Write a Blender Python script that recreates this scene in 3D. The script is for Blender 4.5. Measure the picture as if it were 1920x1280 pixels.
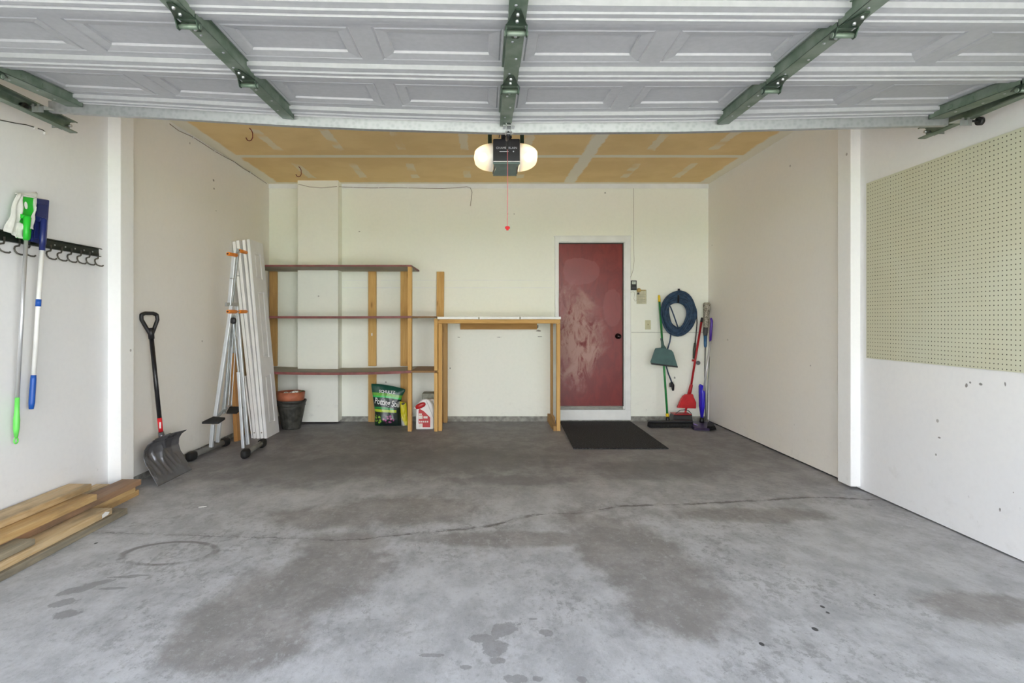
import bpy, bmesh, math, random
from mathutils import Vector, Matrix
from mathutils import noise as mnoise
random.seed(7)
sc = bpy.context.scene
COL = sc.collection
for o in list(bpy.data.objects):
    bpy.data.objects.remove(o, do_unlink=True)

# ------------------------------------------------------------------ camera
F, CX, CY, EYE = 1105.0, 909.0, 602.0, 1.23      # focal length in px, axis in px, eye height
cam_d = bpy.data.cameras.new('camera')
cam = bpy.data.objects.new('camera', cam_d); COL.objects.link(cam)
cam_d.sensor_fit = 'HORIZONTAL'; cam_d.sensor_width = 36.0
cam_d.lens = F * 36.0 / 1920.0
cam_d.shift_x = (960 - CX) / 1920.0
cam_d.shift_y = -(640 - CY) / 1920.0
cam.location = (0, 0, EYE); cam.rotation_euler = (math.pi / 2, 0, 0)
cam_d.clip_start = 0.05; cam_d.clip_end = 200
sc.camera = cam

# ------------------------------------------------------------------ light
world = bpy.data.worlds.new('overcast_sky'); sc.world = world; world.use_nodes = True
bg = world.node_tree.nodes['Background']
_wt = world.node_tree; _wc = _wt.nodes.new('ShaderNodeTexCoord'); _ws = _wt.nodes.new('ShaderNodeSeparateXYZ')
_wt.links.new(_wc.outputs['Generated'], _ws.inputs[0])
_wr = _wt.nodes.new('ShaderNodeMapRange'); _wt.links.new(_ws.outputs[2], _wr.inputs['Value']); _wr.inputs['From Max'].default_value = .5
_wm = _wt.nodes.new('ShaderNodeMix'); _wm.data_type = 'RGBA'; _wt.links.new(_wr.outputs[0], _wm.inputs[0])
_wm.inputs[6].default_value = (1.0, 1.0, 1.0, 1); _wm.inputs[7].default_value = (.31, .35, .42, 1)   # hazy horizon, blue overhead
_wt.links.new(_wm.outputs[2], bg.inputs['Color'])
bg.inputs['Strength'].default_value = 5.6
# high sun behind the house: it reaches the driveway, not the garage
sl = bpy.data.lights.new('sun', 'SUN'); sl.energy = 30.0; sl.color = (1.0, .965, .89); sl.angle = .01
so_ = bpy.data.objects.new('sun', sl); COL.objects.link(so_); so_.location = (0, 6, 12)
so_.rotation_euler = Vector((.15, 1.0, 1.2)).to_track_quat('Z', 'Y').to_euler()
BULB = 30.0          # the two bulbs inside the opener's lenses
sc.view_settings.view_transform = 'Standard'
sc.view_settings.look = 'None'
sc.view_settings.gamma = 1.0
sc.view_settings.use_curve_mapping = False
sc.view_settings.exposure = 0.62
sc.cycles.max_bounces = 10
sc.cycles.diffuse_bounces = 8
sc.cycles.sample_clamp_indirect = 6.0

# ------------------------------------------------------------------ helpers
def at(px, py, Y):
    "a point measured in the photograph, at distance Y from the camera"
    return Vector(((px - CX) * Y / F, Y, EYE - (py - CY) * Y / F))
def fl(px, py, z=0.0):
    "a point measured in the photograph, lying at height z"
    Y = (EYE - z) * F / (py - CY)
    return Vector(((px - CX) * Y / F, Y, z))

class MB:
    def __init__(s): s.v = []; s.f = []; s.sm = []
    def add(s, vs, fs, smooth=False):
        n = len(s.v); s.v += [Vector(v) for v in vs]
        for f in fs: s.f.append([i + n for i in f]); s.sm.append(smooth)
        return s
    def box(s, a, b, M=None):
        x0, y0, z0 = a; x1, y1, z1 = b
        vs = [Vector(p) for p in ((x0,y0,z0),(x1,y0,z0),(x1,y1,z0),(x0,y1,z0),(x0,y0,z1),(x1,y0,z1),(x1,y1,z1),(x0,y1,z1))]
        if M is not None: vs = [M @ v for v in vs]
        return s.add(vs, [(0,3,2,1),(4,5,6,7),(0,1,5,4),(1,2,6,5),(2,3,7,6),(3,0,4,7)])
    def hexa(s, vs):
        return s.add(vs, [(0,3,2,1),(4,5,6,7),(0,1,5,4),(1,2,6,5),(2,3,7,6),(3,0,4,7)])
    def beam(s, p, q, w, h, up=(0,0,1)):
        "rectangular bar from p to q, w across, h along up"
        p, q = Vector(p), Vector(q); d = (q - p).normalized(); u = Vector(up)
        r = d.cross(u).normalized(); u = r.cross(d).normalized()
        vs = []
        for c in (p, q):
            for a, b in ((-1,-1),(1,-1),(1,1),(-1,1)): vs.append(c + r * a * w / 2 + u * b * h / 2)
        return s.add(vs, [(0,1,2,3),(4,7,6,5),(0,4,5,1),(1,5,6,2),(2,6,7,3),(3,7,4,0)])
    def cyl(s, p, q, r0, r1=None, n=20, caps=True):
        return s.tube([p, q], [r0, r0 if r1 is None else r1], n, caps)
    def tube(s, pts, rad, n=10, caps=True, flat=1.0):
        pts = [Vector(p) for p in pts]; m = len(pts)
        if not hasattr(rad, '__len__'): rad = [rad] * m
        base = len(s.v); prev = None
        for i, p in enumerate(pts):
            d = (pts[min(i+1, m-1)] - pts[max(i-1, 0)]).normalized()
            if prev is None:
                a = Vector((0,0,1)) if abs(d.z) < .9 else Vector((1,0,0))
                u = d.cross(a).normalized()
            else:
                u = (prev - d * prev.dot(d)).normalized()
            prev = u; w = d.cross(u)
            for k in range(n):
                t = 2 * math.pi * k / n
                s.v.append(p + (u * math.cos(t) + w * math.sin(t) * flat) * rad[i])
        for i in range(m - 1):
            for k in range(n):
                a = base + i*n + k; b = base + i*n + (k+1) % n
                s.f.append([a, b, b + n, a + n]); s.sm.append(True)
        if caps:
            s.f.append([base + k for k in range(n)][::-1]); s.sm.append(False)
            s.f.append([base + (m-1)*n + k for k in range(n)]); s.sm.append(False)
        return s
    def lathe(s, prof, c, n=40, axis=None, smooth=True):
        "prof: (radius, height) pairs about the vertical axis through c"
        base = len(s.v); m = len(prof); c = Vector(c)
        for r, h in prof:
            for k in range(n):
                t = 2 * math.pi * k / n
                v = Vector((r * math.cos(t), r * math.sin(t), h))
                if axis is not None: v = axis @ v
                s.v.append(c + v)
        for i in range(m - 1):
            for k in range(n):
                a = base + i*n + k; b = base + i*n + (k+1) % n
                s.f.append([a, b, b + n, a + n]); s.sm.append(smooth)
        return s
    def prism(s, poly, o, e1, e2, ex):
        "polygon of (a,b) pairs in the plane o + a*e1 + b*e2, extruded by vector ex"
        o, e1, e2, ex = map(Vector, (o, e1, e2, ex)); n = len(poly)
        vs = [o + e1*a + e2*b for a, b in poly]; vs += [v + ex for v in vs]
        fs = [list(range(n))[::-1], list(range(n, 2*n))]
        for i in range(n): fs.append([i, (i+1) % n, (i+1) % n + n, i + n])
        return s.add(vs, fs)
    def grid(s, fn, nu, nv, smooth=True, flip=False):
        base = len(s.v)
        for j in range(nv + 1):
            for i in range(nu + 1): s.v.append(Vector(fn(i / nu, j / nv)))
        for j in range(nv):
            for i in range(nu):
                a = base + j*(nu+1) + i; q = [a, a+1, a+nu+2, a+nu+1]
                s.f.append(q[::-1] if flip else q); s.sm.append(smooth)
        return s
    def ball(s, c, rx, ry=None, rz=None, nu=24, nv=14, p=1.0, M=None):
        ry = rx if ry is None else ry; rz = rx if rz is None else rz
        def sg(v, e): return math.copysign(abs(v) ** e, v)
        c = Vector(c)
        def fn(u, v):
            a = 2*math.pi*u; b = math.pi*(v - .5)
            w = Vector((rx*sg(math.cos(b), p)*sg(math.cos(a), p), ry*sg(math.cos(b), p)*sg(math.sin(a), p), rz*sg(math.sin(b), p)))
            if M is not None: w = M @ w
            return c + w
        return s.grid(fn, nu, nv)

OFF = {}
def obj(name, mb, m, parent=None, bevel=0, label=None, solid=0, seg=2, autosmooth=False):
    off = OFF.get(parent.name, Vector((0,0,0))) if parent else Vector((0,0,0))
    me = bpy.data.meshes.new(name)
    me.from_pydata([tuple(v - off) for v in mb.v], [], mb.f)
    me.polygons.foreach_set('use_smooth', mb.sm)
    bm = bmesh.new(); bm.from_mesh(me)
    bmesh.ops.remove_doubles(bm, verts=bm.verts, dist=1e-6)
    bmesh.ops.recalc_face_normals(bm, faces=bm.faces)
    bm.to_mesh(me); bm.free()
    me.materials.append(m)
    o = bpy.data.objects.new(name, me); COL.objects.link(o)
    if parent:
        o.parent = parent; OFF[o.name] = off
    else: OFF[o.name] = Vector((0,0,0))
    if solid:
        md = o.modifiers.new('thick', 'SOLIDIFY'); md.thickness = solid; md.offset = 0
    if bevel:
        md = o.modifiers.new('bevel', 'BEVEL'); md.width = bevel; md.segments = seg; md.limit_method = 'ANGLE'; md.angle_limit = math.radians(40)
    if label: o['label'] = label
    return o
def tag(o, label, cat, group=None, kind=None):
    o['label'] = label; o['category'] = cat
    if group: o['group'] = group
    if kind: o['kind'] = kind
    return o
def thing(name, label, cat, loc, group=None):
    o = bpy.data.objects.new(name, None); COL.objects.link(o)
    o.empty_display_size = .1; o.location = loc; OFF[o.name] = Vector(loc)
    return tag(o, label, cat, group)
def struct(name, mb, m, parent=None, label=None, **k):
    o = obj(name, mb, m, parent, **k)
    if not parent: o['kind'] = 'structure'
    if label: o['label'] = label
    return o
def copy_part(o, parent, loc):
    c = o.copy(); COL.objects.link(c); c.parent = parent; c.location = loc; return c
def text_mb(body, size, fn, bold=0.0, extrude=0.0, shear=0.0):
    cu = bpy.data.curves.new('t', 'FONT'); cu.body = body; cu.size = size; cu.align_x = 'CENTER'; cu.align_y = 'CENTER'
    cu.offset = bold; cu.shear = shear; cu.resolution_u = 3
    to = bpy.data.objects.new('t', cu); COL.objects.link(to)
    dg = bpy.context.evaluated_depsgraph_get(); dg.update()
    me = bpy.data.meshes.new_from_object(to.evaluated_get(dg))
    bpy.data.objects.remove(to, do_unlink=True)
    mb = MB(); mb.add([fn(v.co.x, v.co.y) for v in me.vertices], [list(p.vertices) for p in me.polygons])
    return mb

# ------------------------------------------------------------------ material language
class E:
    "one value socket inside a node tree, with arithmetic"
    def __init__(s, t, k): s.t = t; s.k = k
    def op(s, o, b=None, c=None, rev=False, clamp=False):
        n = s.t.nodes.new('ShaderNodeMath'); n.operation = o; n.use_clamp = clamp
        args = [s, b, c]
        if rev: args = [b, s, c]
        for i, a in enumerate(args):
            if a is None: continue
            if isinstance(a, E): s.t.links.new(a.k, n.inputs[i])
            else: n.inputs[i].default_value = a
        return E(s.t, n.outputs[0])
    def __add__(s, b): return s.op('ADD', b)
    __radd__ = __add__
    def __sub__(s, b): return s.op('SUBTRACT', b)
    def __rsub__(s, b): return s.op('SUBTRACT', b, rev=True)
    def __mul__(s, b): return s.op('MULTIPLY', b)
    __rmul__ = __mul__
    def __truediv__(s, b): return s.op('DIVIDE', b)
    def abs(s): return s.op('ABSOLUTE')
    def fr(s): return s.op('FRACT')
    def max(s, b): return s.op('MAXIMUM', b)
    def min(s, b): return s.op('MINIMUM', b)
    def sqrt(s): return s.op('SQRT')
    def pow(s, b): return s.op('POWER', b)
    def clamp(s): return s.op('ADD', 0.0, clamp=True)
    def step(s, a, b):
        "0 below a, 1 above b, smooth between (a > b reverses)"
        n = s.t.nodes.new('ShaderNodeMapRange'); n.interpolation_type = 'SMOOTHSTEP'
        s.t.links.new(s.k, n.inputs['Value'])
        if a < b: n.inputs['From Min'].default_value = a; n.inputs['From Max'].default_value = b
        else:
            n.inputs['From Min'].default_value = b; n.inputs['From Max'].default_value = a
            n.inputs['To Min'].default_value = 1; n.inputs['To Max'].default_value = 0
        return E(s.t, n.outputs[0])

class Mat:
    def __init__(s, name, rough=.6, metal=0.0, spec=.5, coords='Object'):
        s.m = bpy.data.materials.new(name); s.m.use_nodes = True; s.t = s.m.node_tree
        s.b = s.t.nodes['Principled BSDF']
        s.b.inputs['Roughness'].default_value = rough; s.b.inputs['Metallic'].default_value = metal
        s.b.inputs['Specular IOR Level'].default_value = spec
        tc = s.t.nodes.new('ShaderNodeTexCoord')
        if coords == 'World':
            g = s.t.nodes.new('ShaderNodeNewGeometry'); s.vec = g.outputs['Position']
        else: s.vec = tc.outputs[coords]
        sp = s.t.nodes.new('ShaderNodeSeparateXYZ'); s.t.links.new(s.vec, sp.inputs[0])
        s.x, s.y, s.z = (E(s.t, sp.outputs[i]) for i in range(3))
    def vecof(s, a, b, c):
        n = s.t.nodes.new('ShaderNodeCombineXYZ')
        for i, q in enumerate((a, b, c)):
            if isinstance(q, E): s.t.links.new(q.k, n.inputs[i])
            else: n.inputs[i].default_value = q
        return n.outputs[0]
    def noise(s, scale, detail=3, rough=.55, sx=1, sy=1, sz=1, vec=None, off=0.0, dist=0.0):
        if vec is None:
            mp = s.t.nodes.new('ShaderNodeMapping'); s.t.links.new(s.vec, mp.inputs[0])
            mp.inputs['Scale'].default_value = (sx, sy, sz); mp.inputs['Location'].default_value = (off, off*1.3, off*.7)
            vec = mp.outputs[0]
        n = s.t.nodes.new('ShaderNodeTexNoise'); s.t.links.new(vec, n.inputs['Vector'])
        n.inputs['Scale'].default_value = scale; n.inputs['Detail'].default_value = detail; n.inputs['Roughness'].default_value = rough
        n.inputs['Distortion'].default_value = dist
        return E(s.t, n.outputs[0])
    def voro(s, scale, sx=1, sy=1, sz=1, rand=1.0, vec=None):
        if vec is None:
            mp = s.t.nodes.new('ShaderNodeMapping'); s.t.links.new(s.vec, mp.inputs[0])
            mp.inputs['Scale'].default_value = (sx, sy, sz); vec = mp.outputs[0]
        n = s.t.nodes.new('ShaderNodeTexVoronoi'); s.t.links.new(vec, n.inputs['Vector'])
        n.inputs['Scale'].default_value = scale; n.inputs['Randomness'].default_value = rand
        return E(s.t, n.outputs['Distance'])
    def mix(s, f, a, b):
        n = s.t.nodes.new('ShaderNodeMix'); n.data_type = 'RGBA'
        if isinstance(f, E): s.t.links.new(f.k, n.inputs[0])
        else: n.inputs[0].default_value = f
        for i, q in ((6, a), (7, b)):
            if isinstance(q, E): s.t.links.new(q.k, n.inputs[i])
            else: n.inputs[i].default_value = (*q, 1)
        return E(s.t, n.outputs[2])
    def col(s, e):
        if isinstance(e, E): s.t.links.new(e.k, s.b.inputs['Base Color'])
        else: s.b.inputs['Base Color'].default_value = (*e, 1)
        return s
    def rough(s, e): s.t.links.new(e.k, s.b.inputs['Roughness']); return s
    def bump(s, h, strength=.3, dist=.002):
        n = s.t.nodes.new('ShaderNodeBump'); n.inputs['Strength'].default_value = strength; n.inputs['Distance'].default_value = dist
        s.t.links.new(h.k, n.inputs['Height']); s.t.links.new(n.outputs[0], s.b.inputs['Normal']); return s

def plain(name, c, rough=.5, metal=0.0, var=.12, scale=14, bump=0.0, spec=.5):
    M = Mat(name, rough, metal, spec)
    n = M.noise(scale, 4)
    M.col(M.mix(n.step(.3, .7), tuple(q*(1-var) for q in c), tuple(min(1, q*(1+var)) for q in c)))
    if bump: M.bump(M.noise(scale*6, 3), bump, .001)
    return M.m

def wood(name, light, dark, axis='z', rough=.6, grime=0.0, knots=True, grain=1.0):
    M = Mat(name, rough, 0, .3)
    s = {'x': (.06, 1, 1), 'y': (1, .06, 1), 'z': (1, 1, .06)}[axis]
    g = M.noise(60*grain, 4, .6, *s, dist=.4)
    w = M.noise(9, 2, .5, *s)
    c = M.mix((g*.6 + w*.5).step(.38, .78), light, dark)
    if knots:
        k = M.voro(5.5, *[max(q, .42) if q < 1 else 1.3 for q in s])
        c = M.mix(k.step(.14, .06), c, (.10, .035, .012))
        c = M.mix(k.step(.26, .10)*.5, c, dark)
    if grime:
        d = M.noise(5, 5, .65, *[q if q == 1 else .25 for q in s])
        c = M.mix((d.step(.42, .62))*grime, c, (.10, .085, .065))
    M.col(c); M.bump(g, .25, .0015)
    return M.m

def drywall(name, base, warm, dirt=.5, lowz=.5, marks=()):
    M = Mat(name, .75, 0, .25, 'World')
    n = M.noise(.9, 4, .6); f = M.noise(30, 3)
    c = M.mix(n.step(.35, .7), base, warm)
    c = M.mix(f.step(.35, .75)*.25, c, tuple(q*.93 for q in base))
    sp = M.noise(34, 2, .5, 1, 1, .7).step(.735, .78)            # scuffs, mostly low on the wall
    band = M.z.step(lowz, .05)
    zone = M.noise(2.2, 2).step(.42, .62)
    c = M.mix(sp*band*zone*dirt, c, (.12, .12, .12))
    sm = M.noise(7, 5, .7, 1, 1, 1.6).step(.55, .8)
    c = M.mix(sm*M.z.step(.55, .0)*.22, c, (.38, .37, .34))
    v = M.voro(2.6).step(.034, .022)                              # nail holes and specks
    c = M.mix(v*.6, c, (.16, .14, .12))
    wn = (M.noise(55, 3) - .5)*1.6
    for (axis, side, a, z0, ra, rz) in marks:                     # chips, screw holes and scuffs with a place of their own
        p = M.x if axis == 'x' else M.y
        u = (p - a)/ra; v_ = (M.z - z0)/rz
        k = ((u*u + v_*v_).sqrt() + wn).step(1.1, .8)
        if side: k = k*(M.x*side).step(0, .1)
        c = M.mix(k*.75, c, (.10, .09, .08))
    M.col(c); M.bump(M.noise(180, 2) + M.noise(9, 3)*2, .12, .0015)
    return M.m

def _sm(px, py, X, ra=.012, rz=.012):
    Y = X*F/(px - CX); return ('y', math.copysign(1, X), Y, EYE - (py - CY)*Y/F, ra, rz)
def _bm(px, py, ra=.012, rz=.012):
    p = at(px, py, YBACK); return ('x', 0, p.x, p.z, ra, rz)
YBACK = 7.24
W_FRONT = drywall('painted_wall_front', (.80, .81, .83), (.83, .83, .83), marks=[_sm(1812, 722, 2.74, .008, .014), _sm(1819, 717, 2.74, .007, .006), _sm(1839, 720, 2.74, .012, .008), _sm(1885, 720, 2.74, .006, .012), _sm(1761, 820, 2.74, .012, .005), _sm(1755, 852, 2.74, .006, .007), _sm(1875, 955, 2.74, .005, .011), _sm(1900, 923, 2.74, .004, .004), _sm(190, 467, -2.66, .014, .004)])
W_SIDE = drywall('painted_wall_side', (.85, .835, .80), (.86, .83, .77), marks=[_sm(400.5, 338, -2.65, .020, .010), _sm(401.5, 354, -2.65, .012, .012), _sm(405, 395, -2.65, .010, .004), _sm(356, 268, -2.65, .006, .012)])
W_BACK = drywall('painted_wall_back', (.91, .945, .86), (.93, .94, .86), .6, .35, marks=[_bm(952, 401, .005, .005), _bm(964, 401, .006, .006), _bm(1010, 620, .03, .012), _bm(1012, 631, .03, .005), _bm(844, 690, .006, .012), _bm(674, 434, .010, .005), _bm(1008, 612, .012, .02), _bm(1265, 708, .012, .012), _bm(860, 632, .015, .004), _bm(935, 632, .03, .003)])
W_CHASE = drywall('painted_chase', (.91, .945, .865), (.93, .94, .865), .3, .3)
W_PIL = drywall('painted_pilaster', (.88, .89, .89), (.90, .90, .88), .9, .9)
TRIMW = plain('white_trim_paint', (.85, .875, .86), .45, var=.04, scale=6)
CURB = plain('concrete_curb', (.30, .30, .27), .9, var=.3, scale=18, bump=.4)
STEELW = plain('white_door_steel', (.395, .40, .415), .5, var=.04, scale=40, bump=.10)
RED = plain('red_plastic', (.55, .015, .02), .4)
BLACKP = plain('black_plastic', (.012, .012, .014), .45)
RUBBER = plain('black_rubber', (.010, .010, .010), .7, bump=.3)
CHROME = plain('bright_metal', (.50, .51, .52), .35, .9, var=.05)
ALU = plain('grey_aluminium', (.64, .67, .70), .38, .5, var=.06, scale=8)
GALV = Mat('galvanised_steel', .42, .75)
_n = GALV.voro(45); GALV.col(GALV.mix(_n.step(.1, .7), (.40, .41, .43), (.47, .48, .50))); GALV.bump(GALV.noise(5, 3), .15, .004); GALV = GALV.m
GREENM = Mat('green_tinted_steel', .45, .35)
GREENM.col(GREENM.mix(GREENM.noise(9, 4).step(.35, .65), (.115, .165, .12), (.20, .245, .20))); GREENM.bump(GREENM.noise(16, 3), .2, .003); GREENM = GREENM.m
DKGREEN = plain('dark_green_steel', (.035, .06, .04), .4, .4, var=.4, scale=20)
GREYST = plain('grey_channel_steel', (.25, .28, .26), .45, .4, var=.2, scale=12)
WIRE = plain('thin_brown_wire', (.20, .15, .11), .6)
WHITEP = plain('white_plastic', (.82, .82, .80), .35, var=.03)

# ------------------------------------------------------------------ the floor
XL, XLF, XR, YB, ZC, YF = -2.65, -2.66, 2.745, 7.24, 2.914, 0.42
def floor_material():
    M = Mat('worn_concrete', .62, 0, .35, 'World')
    x, y = M.x, M.y
    n1 = M.noise(1.1, 6, .62); n2 = M.noise(5, 6, .7, 1.0, .7, 1); n3 = M.noise(46, 3, .6, 1, .6, 1); n4 = M.noise(.55, 3, .5, off=3.1)
    n5 = M.noise(17, 6, .75, 1, .45, 1, off=7.7)
    light = M.mix(n2.step(.35, .65), (.38, .385, .395), (.53, .535, .55))
    brown = M.mix(n2.step(.35, .65), (.20, .185, .175), (.285, .265, .25))
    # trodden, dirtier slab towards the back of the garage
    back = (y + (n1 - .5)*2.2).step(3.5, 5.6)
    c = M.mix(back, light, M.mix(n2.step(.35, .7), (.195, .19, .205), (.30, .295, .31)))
    # brown worn patches, placed as in the photograph; centre, half axes, turn
    n6 = M.noise(34, 8, .8, 1, .8, 1, off=4.4)
    wob = (n2 - .5)*1.1 + (n5 - .5)*1.0 + (n6 - .5)*1.1
    def blob(px, py, rx, ry, ang=0, soft=.26):
        p = fl(px, py); ca, sa = math.cos(ang), math.sin(ang)
        dx = x - p.x; dy = y - p.y
        u = (dx*ca + dy*sa)/rx; v = (dy*ca - dx*sa)/ry
        return ((u*u + v*v).sqrt() + wob).step(1.0 + soft, 1.0 - soft)
    br = blob(560, 1100, .30, .55, -.6)
    for a in ((450, 1190, .28, .25, 0), (1190, 1040, .28, .75, .25), (1260, 1130, .22, .3, 0), (1850, 1140, .25, .16, 0),
              (760, 955, .5, .28, 0), (620, 970, .4, .2, 0), (980, 1010, .6, .12, 0), (640, 1020, .25, .18, 0), (1400, 965, .5, .15, 0)):
        br = br.max(blob(*a))
    c = M.mix(br*.72, c, brown)
    etch = ((n5*.5 + n6*.5).step(.50, .56))*(n1.step(.44, .60))*(1 - back)        # scaled, pitted surface
    c = M.mix(etch*.5, c, (.215, .21, .205))
    c = M.mix(n6.step(.54, .64)*.30, c, (.19, .185, .185))
    c = M.mix(n6.step(.46, .38)*.25*(1 - back*.5), c, (.56, .57, .60))
    c = M.mix(n3.step(.56, .72)*.25, c, (.20, .20, .20))
    pale = M.noise(21, 6, .75, 1, .5, 1, off=2.2).step(.56, .68)*M.noise(2.2, 4, .6, off=5).step(.48, .62)*(1 - back*.8)
    c = M.mix(pale*.45, c, (.60, .61, .64))
    dk = blob(850, 860, .9, .55, 0, .5)
    for a in ((560, 880, .6, .5, 0, .5), (1240, 880, .5, .3, 0, .5), (960, 900, .5, .15, 0, .4)): dk = dk.max(blob(*a))
    c = M.mix(dk*.5, c, (.12, .115, .122))
    # sharp-edged damp blots near the camera
    w2 = (n5 - .5)*2.4 + (M.noise(8, 4, .6, off=3.3) - .5)*1.8
    def blot(px, py, rx, ry, ang=0):
        p = fl(px, py); ca, sa = math.cos(ang), math.sin(ang); dx = x - p.x; dy = y - p.y
        u = (dx*ca + dy*sa)/rx; v = (dy*ca - dx*sa)/ry
        return ((u*u + v*v).sqrt() + w2)  .step(1.05, .90)
    bl = blot(945, 1180, .085, .05, .6)
    for a in ((930, 1215, .05, .06), (912, 1195, .05, .03), (1022, 1186, .036, .03), (935, 1238, .035, .025), (970, 1272, .06, .03), (1008, 1272, .03, .02),
              (1090, 1273, .02, .02), (1000, 1160, .02, .01), (128, 1150, .05, .05, .4), (120, 1130, .06, .04, .6), (150, 1104, .08, .035, .7), (190, 1092, .08, .03, .5), (235, 1081, .07, .016, .1), (262, 1078, .05, .008, 0), (205, 1103, .06, .012, .1), (872, 1250, .03, .015), (805, 1228, .05, .012)): bl = bl.max(blot(*a))
    c = M.mix(bl*.62, c, (.205, .20, .20))
    # tyre-mark ring and arc
    def ring(px, py, rx, ry, w, ph=0.0):
        p = fl(px, py); u = (x - p.x)/rx; v = (y - p.y)/ry
        d = ((u*u + v*v).sqrt() - 1 + (n2 - .5)*.12).abs()
        return d.step(w, w*.35)*(n5*.6 + M.noise(1.7, 2, off=ph)*1.1).step(.62, .88)
    c = M.mix(ring(318, 1036, .235, .155, .13, 1.0)*.8, c, (.17, .16, .155))
    c = M.mix(ring(330, 1195, .52, .32, .06, 4.0)*.0, c, (.18, .17, .165))
    # the crack right across the slab
    pts = [(-60, 1003), (200, 999), (430, 1006), (560, 1009), (640, 1012), (750, 1002), (850, 993), (910, 987), (985, 968), (1030, 963), (1090, 962), (1130, 954), (1165, 949), (1280, 945), (1440, 937), (1530, 932), (1590, 934), (1650, 937), (1700, 937)]
    W = [fl(*p) for p in pts]
    fc = M.t.nodes.new('ShaderNodeFloatCurve'); cur = fc.mapping.curves[0]
    X0, X1, Y0, Y1 = -3.0, 3.0, 3.0, 5.0
    P = [((w.x - X0)/(X1 - X0), (w.y - Y0)/(Y1 - Y0)) for w in W]
    P = [p for p in P if 0 <= p[0] <= 1]
    cur.points[0].location = P[0]; cur.points[-1].location = P[-1]
    for p in P[1:-1]: cur.points.new(*p)
    for p in cur.points: p.handle_type = 'AUTO'
    fc.mapping.update()
    M.t.links.new(((x - X0)/(X1 - X0)).k, fc.inputs['Value'])
    yc = E(M.t, fc.outputs[0])*(Y1 - Y0) + Y0
    jag = (M.noise(9, 6, .8, off=1.0) - .5)*.10
    d = (y - yc + jag).abs()
    wid = M.noise(2.3, 3, off=9).step(.38, .62)*.020*x.step(-1.2, -.2) + .0045
    crack = (d/wid).step(1.25, .5)
    c = M.mix((d/.06).step(1, 0)*n5.step(.4, .6)*.5, c, (.23, .22, .215))
    c = M.mix(crack*M.noise(6, 4, .7, off=12).step(.36, .55)*.8, c, (.13, .125, .12))
    # dark oil spots
    sp = None
    for (px, py, r) in ((1542, 1137, .010), (1552, 1148, .008), (1528, 1179, .013), (1428, 1207, .011), (180, 1018, .01), (1640, 1115, .005)):
        p = fl(px, py); dx = x - p.x; dy = (y - p.y)*.7
        q = (dx*dx + dy*dy).sqrt().step(r, r*.7); sp = q if sp is None else sp.max(q)
    c = M.mix(sp*.9, c, (.03, .03, .03))
    M.col(c)
    M.bump(n3*.5 + n5*.7 + n6*1.2 - crack*2.5 + n2*.4, .5, .004)
    M.rough((n2*.25 + .5))
    return M.m
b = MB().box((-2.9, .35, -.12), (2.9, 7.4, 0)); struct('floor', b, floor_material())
b = MB().box((-9, -14, -.2), (9, .35, -.012))
o = struct('driveway', b, plain('pale_driveway', (.50, .49, .46), .9, var=.1, scale=3)); 
b = MB().box((-40, -60, -.3), (40, -14, -.05)).box((-40, -14, -.3), (-9, 8, -.05)).box((9, -14, -.3), (40, 8, -.05))
o = struct('lawn', b, plain('green_lawn', (.09, .17, .045), .95, var=.3, scale=2))

# ------------------------------------------------------------------ walls
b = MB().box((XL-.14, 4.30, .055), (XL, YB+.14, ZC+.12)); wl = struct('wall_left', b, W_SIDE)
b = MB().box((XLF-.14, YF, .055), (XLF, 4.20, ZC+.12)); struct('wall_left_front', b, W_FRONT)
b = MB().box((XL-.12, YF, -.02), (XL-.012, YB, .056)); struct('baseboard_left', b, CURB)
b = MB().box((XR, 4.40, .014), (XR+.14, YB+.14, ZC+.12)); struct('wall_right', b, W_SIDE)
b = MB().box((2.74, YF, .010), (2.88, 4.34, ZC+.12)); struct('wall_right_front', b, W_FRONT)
b = MB().box((XR+.012, YF, -.02), (XR+.12, YB, .016)); struct('baseboard_right', b, plain('dark_joint', (.03, .03, .03), .9))
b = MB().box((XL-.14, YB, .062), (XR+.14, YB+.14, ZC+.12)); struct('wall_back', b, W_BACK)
b = MB().box((XL, YB-.006, -.02), (XR, YB+.1, .0625)); struct('baseboard_back', b, CURB)
# boxed chase on the back wall, pilasters half way along the side walls
b = MB().box((-2.24, 7.05, .025), (-1.755, YB+.01, ZC)); struct('trim_1', b, W_CHASE, bevel=.003)
b = MB().box((-2.68, 4.16, .0), (-2.57, 4.315, ZC)); struct('trim_2', b, W_PIL, bevel=.004)
b = MB().box((2.67, 4.30, .022), (2.80, 4.46, ZC)); struct('trim_3', b, W_PIL, bevel=.005)
# light strip under the ceiling and flat joint bands on the back wall
b = MB().box((XL, YB-.012, ZC-.055), (-2.24, YB, ZC)).box((-1.755, YB-.012, ZC-.055), (XR, YB, ZC)); struct('trim_4', b, TRIMW)
b = MB().box((-1.755, YB-.003, 1.635), (.84, YB+.001, 1.645)).box((-1.755, YB-.003, 1.73), (.84, YB+.001, 1.737)); struct('trim_5', b, TRIMW)
b = MB().box((1.80, YB-.002, 1.09), (XR, YB+.001, 1.096)); struct('trim_6', b, plain('joint_line', (.45, .46, .42), .8))
b = MB().box((1.792, YB-.004, 2.27), (1.84, YB+.001, ZC-.05)); struct('trim_7', b, W_CHASE)
b = MB().box((-1.7, YB-.002, 2.895), (2.7, YB-.001, 2.90)); 
# front wall around the open doorway
b = MB().box((XL-.14, .42, 2.30), (2.88, .56, ZC+.12)).box((XL-.14, .42, 0), (-2.38, .56, 2.30)).box((2.52, .42, 0), (2.88, .56, 2.30)); struct('wall_front', b, W_FRONT)

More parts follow.
